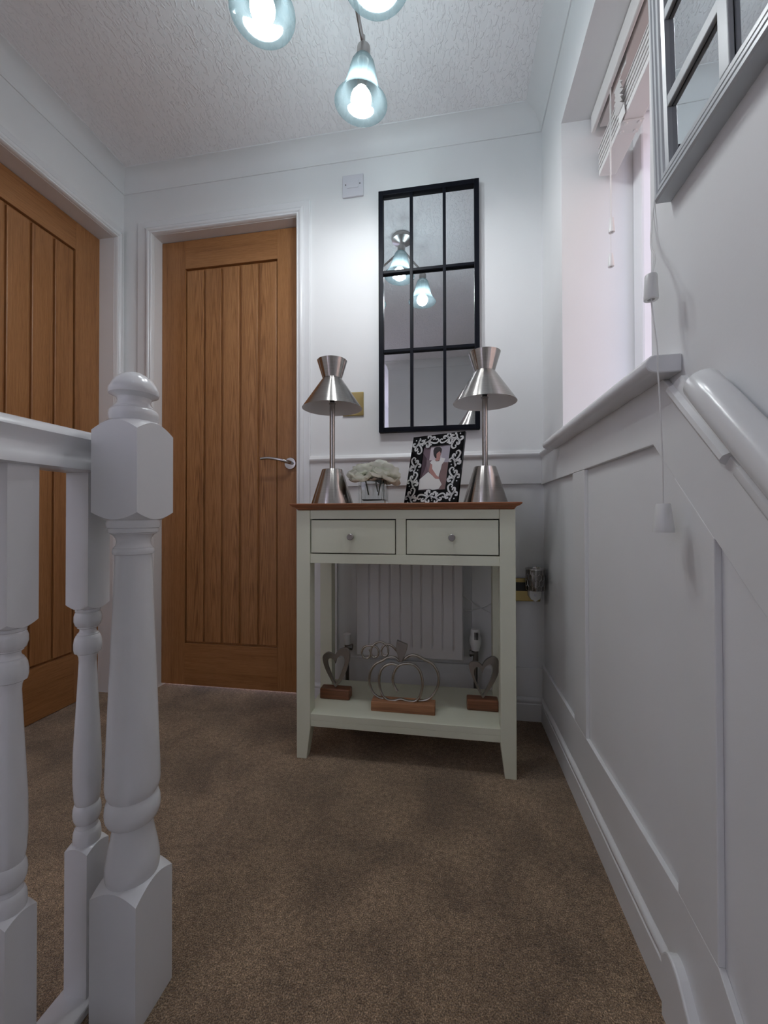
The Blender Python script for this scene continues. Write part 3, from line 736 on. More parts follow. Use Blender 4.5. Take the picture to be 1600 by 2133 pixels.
def rose(loc, size, label, seed, tilt):
    rnd = random.Random(seed)
    r = thing('silk_rose', label, 'flower', loc, 'white silk roses in the glass vase')
    r.rotation_euler = tilt
    MB().lathe([(0.0, -0.35 * size), (0.10 * size, -0.30 * size), (0.22 * size, -0.05 * size), (0.20 * size, 0.25 * size), (0.06 * size, 0.42 * size), (0, 0.44 * size)], n=14).build('flower_heart', 'silk_petal', r, smooth=True)
    MB().tube([(0, 0, -0.3 * size), (0.001, 0.001, -0.8 * size), (0.002, 0, -1.45 * size)], 0.0022, 8).build('stem', 'stem_green', r, smooth=True)
    for n, rad, lean, sc, z in ((3, 0.05, 0.02, 0.66, 0.10), (4, 0.10, 0.22, 0.78, 0.05), (5, 0.15, 0.48, 0.92, -0.02), (6, 0.18, 0.80, 1.02, -0.10), (7, 0.18, 1.12, 1.08, -0.18), (6, 0.16, 1.45, 1.10, -0.24)):
        for k in range(n):
            p = bpy.data.objects.new('petal', PM); COL.objects.link(p); p.parent = r
            an = 2 * PI * (k + rnd.uniform(-0.2, 0.2)) / n + n
            s = size * sc * rnd.uniform(0.9, 1.08)
            p.matrix_local = Matrix.Rotation(an, 4, 'Z') @ Matrix.Translation((0, -rad * size, z * size)) @ Matrix.Rotation(lean + rnd.uniform(-0.12, 0.12), 4, 'X') @ Matrix.Diagonal((s, -s if False else s, s, 1))
    return r
rose((-0.287, 1.318, 0.897), 0.047, 'flatter white silk rose on the side of the vase towards the door', 3, (0.12, -0.18, 0.3))
rose((-0.228, 1.322, 0.899), 0.050, 'fuller white silk rose on the side of the vase towards the photo frame', 5, (0.10, 0.20, 1.1))
rose((-0.258, 1.352, 0.905), 0.044, 'white silk rose at the back of the vase, half hidden', 9, (-0.15, 0.0, 2.0))

# ------------------------------------------------------------------ photo frame
FW, FH, FT = 0.1915, 0.2465, 0.011
yaw, lean = math.radians(-23.5), math.radians(16.5)
pf = thing('photo_frame', 'black glass photo frame with silver scrolls leaning on the table', 'photo frame', (-0.0735, 1.32, 0.8005))
pf.rotation_euler = (Matrix.Rotation(yaw, 4, 'Z') @ Matrix.Rotation(-lean, 4, 'X')).to_euler()
# local: x across, z up, y away from viewer (front at y=0)
ix0, ix1, iz0, iz1 = -0.0505, 0.0495, 0.047, 0.205
fb = MB()
fb.box(-FW / 2, ix0, 0, FT, 0, FH); fb.box(ix1, FW / 2, 0, FT, 0, FH); fb.box(ix0, ix1, 0, FT, 0, iz0); fb.box(ix0, ix1, 0, FT, iz1, FH)
fbo = fb.build('frame_border', 'frame_black', pf)
MB().box(-0.018, 0.018, FT, FT + 0.003, 0.05, 0.19).build('easel_back', 'plastic_black', pf)
es = MB(); es.loft([[(-0.015, FT + 0.003, 0.17), (0.015, FT + 0.003, 0.17), (0.015, FT + 0.006, 0.17), (-0.015, FT + 0.006, 0.17)], [(-0.022, FT + 0.082, 0.0275), (0.022, FT + 0.082, 0.0275), (0.022, FT + 0.085, 0.0285), (-0.022, FT + 0.085, 0.0285)]])
es.build('easel_leg', 'plastic_black', pf)
# scrollwork, thin silver inlay
scm = MB()
def ribbon(pts, w):
    P = smooth_pts([(x, 0, z) for x, z in pts], 5); n = len(P)
    vs = []
    for i, p in enumerate(P):
        t = (P[min(i + 1, n - 1)] - P[max(i - 1, 0)]); t = Vector((t.x, 0, t.z)).normalized(); s = Vector((-t.z, 0, t.x))
        k = 1.45 * w * (0.35 + 0.65 * math.sin(PI * min(1, 0.15 + i / n * 0.85)))
        for sg in (-1, 1):
            q = p + s * k * sg
            q.x = max(-FW / 2 + 0.001, min(FW / 2 - 0.001, q.x)); q.z = max(0.001, min(FH - 0.001, q.z))
            vs.append((q.x, -0.0004, q.z))
    scm.add(vs, [(2 * i, 2 * i + 1, 2 * i + 3, 2 * i + 2) for i in range(n - 1)])
def dot(x, z, r):
    if not (-FW / 2 + r < x < FW / 2 - r and r < z < FH - r): return
    scm.add([(x + r * math.cos(k * PI / 6), -0.0005, z + r * math.sin(k * PI / 6)) for k in range(12)], [tuple(range(12))])
ST = [([(0, -.95), (-.08, -.45), (-.42, .0), (-.40, .42), (-.12, .42), (-.08, .20)], .10), ([(0, -.95), (.10, -.40), (.46, .12), (.60, .66), (.30, 1.0), (-.02, .84), (.02, .62)], .085),
      ([(-.02, -.35), (-.45, -.10), (-.85, -.30), (-.80, -.60), (-.62, -.58)], .09), ([(.02, -.55), (.40, -.45), (.80, -.62), (.74, -.95), (.50, -.95)], .12), ([(0, -.9), (.18, -1.15), (.05, -1.35)], .09)]
DT = [(-.10, .22, .12), (.04, .62, .12), (-.62, -.58, .13), (.50, -.92, .15), (-.45, -1.05, .10), (.62, -.25, .14)]
def motif(cx, cz, s, ang, flip=1):
    ca, sa = math.cos(ang), math.sin(ang)
    f = lambda p: (cx + s * (p[0] * flip * ca - p[1] * sa), cz + s * (p[0] * flip * sa + p[1] * ca))
    for pts, w in ST: ribbon([f(p) for p in pts], w * s)
    for x, z, r in DT:
        q = f((x, z)); dot(q[0], q[1], r * s)
S0 = 0.0238
lx, rx = -0.0735, 0.073
motif(lx, 0.032, S0, 0.1); motif(lx, 0.088, S0, 0.0); motif(lx, 0.144, S0, 0.1, -1); motif(lx + 0.003, 0.205, S0 * 1.05, PI, -1)
motif(rx, 0.040, S0, 0, -1); motif(rx, 0.098, S0, 0.1, -1); motif(rx, 0.156, S0, -0.05); motif(rx - 0.004, 0.214, S0 * 1.05, PI)
motif(-0.022, 0.021, S0, PI / 2 + 0.3); motif(0.030, 0.021, S0 * 0.9, -PI / 2, -1)
motif(-0.020, 0.226, S0, -PI / 2 + 0.2); motif(0.032, 0.227, S0 * 0.95, PI / 2, -1)
scm.build('scrollwork', 'scroll_silver', pf)
# the photograph: flat print of a seated person in a white dress
PW, PH = ix1 - ix0, iz1 - iz0
MB().box(ix0, ix1, 0.0045, 0.0065, iz0, iz1).build('photo_backing', 'ph_base', pf)
PR = [('ph_mauve', [(0, 1), (.269, 1), (.258, .685), (.133, .692), (.292, .403), (.056, .274), (0, .255)]), ('ph_shadow', [(0, .855), (.157, .735), (.18, .624), (.146, .474), (.039, .275), (.005, .276)]),
      ('ph_wall', [(.269, 1), (.644, 1), (.712, .724), (.498, .672), (.267, .685)]), ('ph_curtain', [(.644, 1), (1, 1), (.992, .602), (.827, .611), (.712, .724)]),
      ('ph_chair', [(.78, .613), (.992, .602), (1, 0), (.769, .006), (.84, .121), (.721, .26), (.72, .343)]),
      ('ph_dress', [(.29, .414), (.541, .287), (.725, .239), (.84, .121), (.75, .022), (.534, .007), (.433, .03), (.012, .021), (0, .255)]),
      ('ph_dress', [(.311, .628), (.383, .678), (.479, .684), (.536, .643), (.648, .642), (.68, .726), (.859, .694), (.825, .621), (.758, .562), (.744, .467), (.705, .343), (.699, .292), (.617, .305), (.433, .429), (.405, .569)]),
      ('ph_skin', [(.332, .605), (.403, .58), (.422, .483), (.613, .326), (.734, .269), (.709, .239), (.58, .254), (.36, .39), (.308, .445)]),
      ('ph_hair', [(.406, .807), (.38, .896), (.408, .96), (.502, .981), (.618, .968), (.691, .919), (.691, .876), (.66, .748), (.554, .712), (.488, .721), (.44, .762)]),
      ('ph_skin', [(.515, .812), (.574, .855), (.637, .866), (.668, .812), (.66, .748), (.666, .673), (.583, .645), (.483, .667), (.536, .723)])]
pme = MB(); mi = []
for i, (k, poly) in enumerate(PR):
    pme.add([(ix0 + x * PW, 0.0044 - 0.0002 * i, iz0 + z * PH) for x, z in poly], [tuple(range(len(poly)))]); mi.append(i)
po = pme.build('photo_print', [k for k, _ in PR], pf)
for p, i in zip(po.data.polygons, mi): p.material_index = i
po['label'] = 'faded photo of a seated person in a white dress'

# ------------------------------------------------------------------ ornaments on the shelf
def wire(m, pts, y, r, n=8, k=6):
    m.tube([(p.x, y, p.y) for p in [Vector((q[0], q[1], 0)) for q in [(v.x, v.y) for v in smooth_pts([(a, b, 0) for a, b in pts], k)]]], r, n)
PO = (-0.157, 1.295, SZ)
pk = thing('pumpkin_ornament', 'silver wire pumpkin on a wooden block on the shelf', 'ornament', PO)
MB(PO).box(-0.2585, -0.0555, 1.272, 1.318, SZ, 0.1705).build('wood_base', 'mango_light', pk, bevel=0.0025)
inner = [(-0.1709, 0.2822), (-0.1945, 0.2871), (-0.2203, 0.275), (-0.2334, 0.2488), (-0.2335, 0.2147), (-0.2249, 0.1856), (-0.2077, 0.1712), (-0.1862, 0.1698), (-0.1648, 0.1761), (-0.1436, 0.1720), (-0.1183, 0.1735), (-0.1035, 0.19), (-0.0951, 0.224), (-0.0991, 0.2571), (-0.1096, 0.2774), (-0.1264, 0.289), (-0.1518, 0.2896), (-0.1709, 0.2822), (-0.1838, 0.2645), (-0.1903, 0.2388), (-0.1861, 0.2179), (-0.1754, 0.1996)]
outL = [(-0.1688, 0.2929), (-0.1858, 0.3046), (-0.2073, 0.3034), (-0.2268, 0.2917), (-0.2485, 0.2798), (-0.2629, 0.2597), (-0.2682, 0.2359), (-0.2661, 0.2083), (-0.2553, 0.1852), (-0.2357, 0.1722), (-0.2206, 0.1715)]
outR = [(-0.1602, 0.2976), (-0.1347, 0.3145), (-0.1136, 0.314), (-0.0906, 0.3036), (-0.0677, 0.2932), (-0.0533, 0.2766), (-0.0447, 0.2522), (-0.0473, 0.223), (-0.0598, 0.1972), (-0.0764, 0.1794), (-0.0973, 0.1726), (-0.1141, 0.1722)]
tend = [(-0.173, 0.3179), (-0.19, 0.3382), (-0.2094, 0.3457), (-0.2236, 0.3365), (-0.2289, 0.3213), (-0.2224, 0.3089), (-0.2095, 0.3117), (-0.206, 0.3289), (-0.2128, 0.3434), (-0.2288, 0.3519), (-0.2462, 0.3481), (-0.2593, 0.3346), (-0.2637, 0.3152), (-0.2563, 0.3019), (-0.2419, 0.3057), (-0.2375, 0.3208), (-0.2462, 0.3353), (-0.268, 0.3384), (-0.2869, 0.3311), (-0.2935, 0.3157), (-0.2878, 0.3002), (-0.2725, 0.2985), (-0.2637, 0.3109), (-0.268, 0.3256)]
for nm, pts, y, r in (('pumpkin_outline', inner, 1.291, 0.0043), ('pumpkin_side', outL, 1.299, 0.0043), ('pumpkin_side', outR, 1.299, 0.0043), ('tendril', tend, 1.300, 0.0035)):
    m = MB(PO); wire(m, pts, y, r); m.build(nm, 'pewter', pk, smooth=True)
stem = [(-0.1771, 0.3621), (-0.1422, 0.3491), (-0.1453, 0.3321), (-0.1594, 0.2934), (-0.1688, 0.2929), (-0.1802, 0.3323)]
MB(PO).prism(stem, 'y', 1.290, 1.304).build('stalk', 'heart_metal', pk, bevel=0.002)
def heart(loc_x, outer, inner_, y, bx0, bx1, label):
    O = ((bx0 + bx1) / 2, y, SZ)
    r = thing('heart_ornament', label, 'ornament', O, 'metal hearts on wooden blocks on the shelf')
    MB(O).box(bx0, bx1, y - 0.019, y + 0.019, SZ, 0.1755).build('wood_base', 'mango_dark', r, bevel=0.004)
    # both outlines resampled to the same count, starting at the bottom point
    def rs(pts, n=56):
        tip = pts[0]; d = max(range(3, len(pts) - 3), key=lambda i: -pts[i][1] if 0.30 * len(pts) < i < 0.70 * len(pts) else -9)
        P = smooth_pts([(a, b, 0) for a, b in pts[:d + 1]], 8); Q = smooth_pts([(a, b, 0) for a, b in pts[d:] + [pts[0]]], 8)
        out = []
        for S in (P, Q):
            ln = [0]
            for i in range(1, len(S)): ln.append(ln[-1] + (S[i] - S[i - 1]).length)
            for k in range(n // 2):
                t = ln[-1] * k / (n // 2); i = max(j for j in range(len(ln)) if ln[j] <= t + 1e-9); i = min(i, len(S) - 2)
                f = (t - ln[i]) / max(1e-9, ln[i + 1] - ln[i]); q = S[i].lerp(S[i + 1], f); out.append((q.x, q.y))
        return out
    A, B_ = rs(outer), rs(inner_)
    dz = 0.1745 - min(z for _, z in A)
    rings = [[(a[0], yy, a[1] + dz) for a in P] for P, yy in ((A, y - 0.006), (A, y + 0.006), (B_, y + 0.006), (B_, y - 0.006))]
    # build as loft around: rings as path closed
    MB(O).loft(rings, close_path=True).build('heart', 'heart_metal', r, bevel=0.0008)
    return r
hLo = [(-0.3961, 0.1744), (-0.4124, 0.2003), (-0.4312, 0.2352), (-0.4416, 0.2686), (-0.4382, 0.2846), (-0.4217, 0.2936), (-0.3992, 0.2844), (-0.3843, 0.3032), (-0.3633, 0.3111), (-0.3494, 0.3028), (-0.3463, 0.2761), (-0.3565, 0.2397), (-0.3728, 0.2029)]
hLi = [(-0.3961, 0.1879), (-0.4101, 0.214), (-0.4218, 0.2448), (-0.4241, 0.2628), (-0.417, 0.2731), (-0.403, 0.2707), (-0.3965, 0.2562), (-0.3908, 0.2737), (-0.3773, 0.2847), (-0.3657, 0.2795), (-0.3634, 0.2617), (-0.3727, 0.2343), (-0.3844, 0.2066)]
hRo = [(0.0941, 0.178), (0.0776, 0.2065), (0.0611, 0.2436), (0.0508, 0.2792), (0.0592, 0.2925), (0.078, 0.2935), (0.0925, 0.2829), (0.105, 0.3022), (0.1277, 0.3132), (0.144, 0.3015), (0.1455, 0.2742), (0.1356, 0.2441), (0.119, 0.2135)]
hRi = [(0.0941, 0.1886), (0.0777, 0.2192), (0.0674, 0.2483), (0.0675, 0.2695), (0.0779, 0.2787), (0.0883, 0.2708), (0.0924, 0.2583), (0.1007, 0.2779), (0.1173, 0.2894), (0.1255, 0.2772), (0.1233, 0.256), (0.1108, 0.2214)]
heart(0, hLo, hLi, 1.348, -0.4470, -0.3430, 'metal open heart on a dark wooden block, nearer the oak door')
heart(0, hRo, hRi, 1.345, 0.0435, 0.1415, 'metal open heart on a dark wooden block, nearer the window wall')

# ------------------------------------------------------------------ radiator
RO = (-0.163, 1.53, 0.22)
ra = thing('radiator', 'white ribbed panel radiator behind the console table', 'radiator', RO)
RX0, RX1, RZ0, RZ1, RY = -0.3630, 0.0375, 0.2290, 0.735, 1.509
ribs = [-0.3124, -0.272, -0.2337, -0.1939, -0.151, -0.1155, -0.0733, -0.0366, 0.0031]
xs = sorted(set([RX0, RX0 + 0.004, RX1 - 0.004, RX1] + [q + d for q in ribs for d in (-0.0042, -0.002, 0, 0.002, 0.0042)]))
zr = [RZ0, RZ0 + 0.005, RZ0 + 0.036, RZ0 + 0.050, RZ1 - 0.050, RZ1 - 0.036, RZ1 - 0.005, RZ1]
def depth(x, z):
    d = 0.0
    if z in (RZ0, RZ1) or x in (RX0, RX1): d = 0.006
    for q in ribs:
        if abs(x - q) < 0.0041 and RZ0 + 0.04 < z < RZ1 - 0.04:
            d = max(d, 0.0045 * (1 - abs(x - q) / 0.0044))
    return d
m = MB(RO); nx = len(xs)
m.add([(x, RY + depth(x, z), z) for z in zr for x in xs], [(j * nx + i, j * nx + i + 1, (j + 1) * nx + i + 1, (j + 1) * nx + i) for j in range(len(zr) - 1) for i in range(nx - 1)])
m.build('front_panel', 'radiator_white', ra, smooth=False)
MB(RO).box(RX0, RX1, RY + 0.0065, RY + 0.014, RZ0, RZ1).build('panel_body', 'radiator_white', ra, bevel=0.002)
MB(RO).box(RX0 + 0.01, RX1 - 0.01, RY + 0.014, RY + 0.05, RZ0 + 0.03, RZ1 - 0.03).build('fins', 'radiator_white', ra)
MB(RO).box(RX0, RX1, RY + 0.0, RY + 0.045, RZ1 + 0.001, RZ1 + 0.006).build('top_grille', 'radiator_white', ra)
for x in (RX0 + 0.06, RX1 - 0.06):
    MB(RO).box(x - 0.012, x + 0.012, RY + 0.05, D, RZ0 + 0.05, RZ0 + 0.40).build('wall_bracket', 'radiator_white', ra)
# lockshield valve (left) and thermostatic valve (right)
def valve(name, x, side, head):
    v = MB(RO)
    y = RY + 0.028
    v.tube([(x, y, 0.09), (x, y, 0.235)], 0.0075, 12)
    v.tube([(x, y, 0.225), (x, y, 0.262)], 0.0105, 12)
    v.tube([(x, y, 0.252), (x + side * 0.022, y, 0.252)], 0.0095, 12)
    v.tube([(x + side * 0.014, y, 0.252), (x + side * 0.021, y, 0.252)], 0.0125, 6)
    o = v.build(name, 'valve_metal', ra, smooth=True)
    MB(RO).lathe(head, (x, y, 0), 24).build('valve_head', 'plastic_white', o, smooth=True)
    return o
valve('lockshield_valve', -0.4055, 1, [(0.0, 0.262), (0.0115, 0.262), (0.013, 0.27), (0.0145, 0.292), (0.0155, 0.297), (0.0155, 0.302), (0.013, 0.304), (0.0, 0.3045)])
tv = valve('thermostatic_valve', 0.082, -1, [(0.0, 0.264), (0.0135, 0.264), (0.0150, 0.272), (0.0205, 0.290), (0.0215, 0.302), (0.0200, 0.316), (0.0175, 0.320), (0.0175, 0.335), (0.0155, 0.343), (0.0, 0.345)])
for k in (-1, 0, 1):
    MB(RO).box(0.084 + k * 0.0052 - 0.0013, 0.084 + k * 0.0052 + 0.0013, RY + 0.028 - 0.0216, RY + 0.03, 0.308, 0.334).build('vent_slot', 'plastic_black', tv)

# white cable behind the table
O = (0.10, 1.575, 0.40)
m = MB(O)
P1 = smooth_pts([(0.020, 1.576, 0.462), (0.0393, 1.570, 0.4544), (0.0677, 1.569, 0.4378), (0.0968, 1.571, 0.4164), (0.1411, 1.574, 0.3942), (0.165, 1.578, 0.372), (0.185, 1.578, 0.40), (0.195, 1.578, 0.445)], 6)
P2 = smooth_pts([(0.020, 1.576, 0.408), (0.0391, 1.5715, 0.4044), (0.0773, 1.574, 0.4023), (0.1113, 1.577, 0.4144), (0.1413, 1.576, 0.4303), (0.172, 1.577, 0.449), (0.190, 1.578, 0.462)], 6)
m.tube(P1, 0.0021, 8); m.tube(P2, 0.0021, 8)
tag(m.build('power_cable', 'plastic_white', None, smooth=True), 'thin white cable looped behind the radiator towards the socket', 'cable').location = O

# ------------------------------------------------------------------ black grid mirror
MX0, MX1, MZ0, MZ1 = -0.2835, 0.1045, 1.0885, 2.0415
MO = ((MX0 + MX1) / 2, D, MZ0)
mr = thing('wall_mirror', 'black window-style wall mirror with nine panes above the table', 'mirror', MO)
fwd = 0.0185
yf, yb = D - 0.026, D - 0.001
for nm, a in (('frame_side', (MX0, MX0 + fwd, MZ0, MZ1)), ('frame_side', (MX1 - fwd, MX1, MZ0, MZ1)), ('frame_end', (MX0 + fwd, MX1 - fwd, MZ0, MZ0 + fwd)), ('frame_end', (MX0 + fwd, MX1 - fwd, MZ1 - fwd, MZ1))):
    MB(MO).box(a[0], a[1], yf, yb, a[2], a[3]).build(nm, 'mirror_black', mr, bevel=0.0012)
vm = [-0.1540, -0.0265]; hmz = [1.4075, 1.7195]; mw = 0.0058
for x in vm: MB(MO).box(x - mw, x + mw, yf + 0.001, D - 0.013, MZ0 + fwd, MZ1 - fwd).build('glazing_bar', 'mirror_black', mr, bevel=0.001)
for z in hmz: MB(MO).box(MX0 + fwd, MX1 - fwd, yf + 0.002, D - 0.013, z - mw, z + mw).build('glazing_bar', 'mirror_black', mr, bevel=0.001)
gx = [MX0 + fwd, *vm, MX1 - fwd]; gz = [MZ0 + fwd, *hmz, MZ1 - fwd]
for i in range(3):
    for j in range(3):
        MB(MO).box(gx[i], gx[i + 1], D - 0.012, D - 0.008, gz[j], gz[j + 1]).build('mirror_pane', 'mirror_glass', mr)

# ------------------------------------------------------------------ plates and sockets on the end wall
PT = (-0.391, D, 2.094)
pl = thing('fuse_plate', 'square pale plastic plate high on the wall above the door', 'wall plate', PT)
MB(PT).box(-0.434, -0.348, D - 0.0095, D - 0.0005, 2.050, 2.138).build('plate', 'plastic_grey', pl, bevel=0.002)
MB(PT).box(-0.415, -0.367, D - 0.0115, D - 0.009, 2.084, 2.113).build('fuse_carrier', 'plastic_grey', pl, bevel=0.0008)
for x in (-0.4205, -0.3615):
    MB(PT).lathe([(0, 0), (0.0026, 0), (0.0026, 0.0016), (0, 0.0018)], (x, D - 0.009, 2.0985), 12, T=RX).build('screw', 'valve_metal', pl)
PT = (-0.392, D, 1.211)
pl = thing('light_switch', 'brass light switch on the wall behind the lamp', 'light switch', PT)
MB(PT).box(-0.435, -0.349, D - 0.007, D - 0.0005, 1.163, 1.259).build('plate', 'brass', pl, bevel=0.003)
MB(PT).box(-0.437, -0.347, D - 0.0015, D - 0.0002, 1.159, 1.262).build('backing', 'plastic_white', pl)
sw_ = MB(PT).box(-0.400, -0.384, D - 0.012, D - 0.006, 1.199, 1.223).build('rocker', 'brass', pl, bevel=0.001)
PT = (0.246, D, 0.484)
pl = thing('wall_socket', 'brass double wall socket with black inserts in the corner', 'socket', PT)
MB(PT).box(0.172, 0.3195, D - 0.016, D - BT * 0 - 0.0005, 0.4425, 0.5275).build('plate', 'brass', pl, bevel=0.003)
MB(PT).box(0.231, 0.275, D - 0.0185, D - 0.015, 0.481, 0.513).build('insert', 'plastic_black', pl, bevel=0.001)
MB(PT).box(0.180, 0.222, D - 0.0185, D - 0.015, 0.452, 0.513).build('insert', 'plastic_black', pl, bevel=0.001)
# plug-in wax warmer
PW_ = (0.2945, D - 0.05, 0.45)
pw = thing('wax_warmer', 'mirrored cylinder wax warmer plugged into the brass socket', 'wax warmer', PW_)
cy = D - 0.052
O = PW_
MB(O).lathe([(0.0325, 0.492), (0.0330, 0.493), (0.0330, 0.568), (0.0322, 0.570), (0.0310, 0.569), (0.0310, 0.493)], (0.2945, cy, 0), 48, cap=False).build('cylinder', 'warmer_chrome', pw, smooth=True)
MB(O).lathe([(0.0, 0.563), (0.0345, 0.566), (0.0345, 0.571), (0.030, 0.572), (0.028, 0.567), (0, 0.566)], (0.2945, cy, 0), 40).build('dish', 'chrome', pw, smooth=True)
hx_m = MB(O)
for row in range(4):
    for k in range(14):
        a0 = 2 * PI * (k + 0.5 * (row % 2)) / 14; zc = 0.500 + row * 0.0195
        pts = []
        for q in range(6):
            t = PI / 6 + q * PI / 3
            aa = a0 + math.cos(t) * 0.25; zz = zc + math.sin(t) * 0.0125
            if zz < 0.494: zz = 0.494
            if zz > 0.567: zz = 0.567
            pts.append((0.2945 + 0.0332 * math.cos(aa), cy + 0.0332 * math.sin(aa), zz))
        hx_m.tube(pts, 0.0006, 4, closed=True)
hx_m.build('hexagon_pattern', 'chrome', pw)['kind'] = 'stuff'
bd = MB(O)
sec = [(0.2735, 0.493), (0.3145, 0.493), (0.3145, 0.468), (0.309, 0.458), (0.298, 0.4515), (0.294, 0.4465), (0.290, 0.4515), (0.279, 0.458), (0.2735, 0.468)]
bd.prism(sec, 'y', cy - 0.004, D - 0.016)
bo = bd.build('plug_body', 'plastic_white', pw, bevel=0.003)
MB(O).lathe([(0, 0), (0.0055, 0), (0.0050, 0.002), (0, 0.0025)], (0.2945, cy - 0.0035, 0.474), 18, T=RX).build('button', 'plastic_grey', bo)

# ------------------------------------------------------------------ ceiling light
LC = (-0.262, 0.985, CEIL)
cl = thing('ceiling_light', 'nickel ceiling light with three bell shaped opal glass shades', 'ceiling light', LC)
MB(LC).lathe([(0.0, 2.226), (0.012, 2.226), (0.016, 2.236), (0.045, 2.246), (0.056, 2.250), (0.058, 2.256), (0.058, CEIL - 0.0005), (0, CEIL - 0.0005)], (LC[0], LC[1], 0), 48).build('ceiling_rose', 'satin_nickel', cl, smooth=True)
MB(LC).lathe([(0.0, 2.178), (0.009, 2.18), (0.011, 2.19), (0.011, 2.23), (0, 2.23)], (LC[0], LC[1], 0), 24).build('hub', 'satin_nickel', cl, smooth=True)
RIMZ = 1.962
for (bx, by, tx, ty) in ((-0.2495, 1.138, 0.06, 0.07), (-0.160, 0.883, 0.0, 0.02), (-0.446, 0.897, 0.0, -0.03)):
    T_ = Matrix.Rotation(tx, 4, 'X') @ Matrix.Rotation(ty, 4, 'Y')
    cz = 2.09; C = Vector((bx, by, cz))
    def lat(prof, cap=True, n=40): return MB(LC).lathe([(r, z - cz) for r, z in prof], C, n, cap, T=T_)
    e_ = Vector((bx, by, 2.118)); c0 = Vector((LC[0], LC[1], 2.205))
    dd = (e_ - c0); 
    MB(LC).tube([c0, c0 + dd * 0.5 + Vector((0, 0, 0.004)), e_ + Vector((0, 0, 0.012))], 0.0055, 12).build('arm', 'satin_nickel', cl, smooth=True)
    MB(LC).tube([e_ + Vector((0, 0, -0.012)), e_ + Vector((0, 0, 0.034))], 0.006, 12).build('swivel', 'satin_nickel', cl, smooth=True)
    ho = lat([(0.0, 2.122), (0.010, 2.122), (0.0185, 2.117), (0.0195, 2.112), (0.0195, 2.085), (0.017, 2.081), (0.0, 2.081)], n=28).build('lamp_holder', 'satin_nickel', cl, smooth=True)
    outp = [(0.019, 2.086), (0.0265, 2.083), (0.0330, 2.072), (0.0385, 2.052), (0.0440, 2.026), (0.0510, 2.002), (0.0610, 1.982), (0.0705, 1.969), (0.0770, RIMZ)]
    inp = [(r - 0.003, z - 0.0004) for r, z in outp][::-1]
    lat(outp + inp, cap=False, n=56).build('glass_shade', 'opal_glass', cl, smooth=True)
    lat([(0.0, 2.085), (0.0125, 2.084), (0.0140, 2.030), (0.0150, 2.004), (0.0, 2.004)], n=20).build('bulb_cap', 'satin_nickel', ho, smooth=True)
    bp = [(0.0, 1.943)] + [(0.0295 * math.sin(PI * k / 16), 1.9735 - 0.0305 * math.cos(PI * k / 16)) for k in range(1, 15)] + [(0.0, 2.0015)]
    lat(bp, n=32).build('bulb', 'bulb_glow', ho, smooth=True)

# ------------------------------------------------------------------ white window-style mirror on the right wall
WO = (XR, 0.45, 1.247)
wm = thing('pane_mirror', 'grey-white window-style mirror hung on the right wall', 'mirror', WO)
wm.rotation_euler = (0, -math.radians(1.3), 0)
y0, y1, z0, z1 = 0.126 - WO[1], 0.690 - WO[1], 0.0, 0.682
fr_ = 0.034
def frame_piece(a0, a1, edge, horiz):
    # stepped moulding: across from outer edge (0) to inner (fr_), depth from wall
    pf_ = [(0, 0.0), (0, 0.021), (0.003, 0.024), (0.008, 0.024), (0.0095, 0.0215), (0.0105, 0.0215), (0.012, 0.0235), (0.0165, 0.0235), (0.018, 0.021), (0.019, 0.021), (0.0205, 0.0225), (0.026, 0.0225), (0.028, 0.020), (0.034, 0.018), (0.034, 0.0)]
    return pf_
pfm = frame_piece(0, 0, 0, 0)
def piece(p_out0, p_out1, p_in_dir, d_along):
    r0 = []; r1 = []
    for a, dp_ in pfm:
        q0 = Vector(p_out0) + Vector(p_in_dir) * a + Vector(d_along) * a; q1 = Vector(p_out1) + Vector(p_in_dir) * a - Vector(d_along) * a
        r0.append((-dp_, q0[0], q0[1])); r1.append((-dp_, q1[0], q1[1]))
    MB().loft([r0, r1]).build('frame_side', 'mirror_frame_grey', wm)
piece((y0, z0), (y1, z0), (0, 1), (1, 0)); piece((y0, z1), (y1, z1), (0, -1), (1, 0))
piece((y0, z0), (y0, z1), (1, 0), (0, 1)); piece((y1, z0), (y1, z1), (-1, 0), (0, 1))
ncol, nrow = 4, 5
iy0, iy1, jz0, jz1 = y0 + fr_, y1 - fr_, z0 + fr_, z1 - fr_
vy = [iy0, 0.284 - WO[1], 0.408 - WO[1], 0.532 - WO[1], iy1]; vzz = [jz0, 0.126, 0.2565, 0.387, 0.5175, jz1]
for y in vy[1:-1]: MB().box(-0.0185, -0.0117, y - 0.0095, y + 0.0095, jz0, jz1).build('glazing_bar', 'mirror_frame_grey', wm, bevel=0.0015)
for z in vzz[1:-1]: MB().box(-0.0180, -0.0117, iy0, iy1, z - 0.0085, z + 0.0085).build('glazing_bar', 'mirror_frame_grey', wm, bevel=0.0015)
for i in range(ncol):
    for j in range(nrow):
        MB().box(-0.0115, -0.003, vy[i], vy[i + 1], vzz[j], vzz[j + 1]).build('mirror_pane', 'mirror_glass', wm)

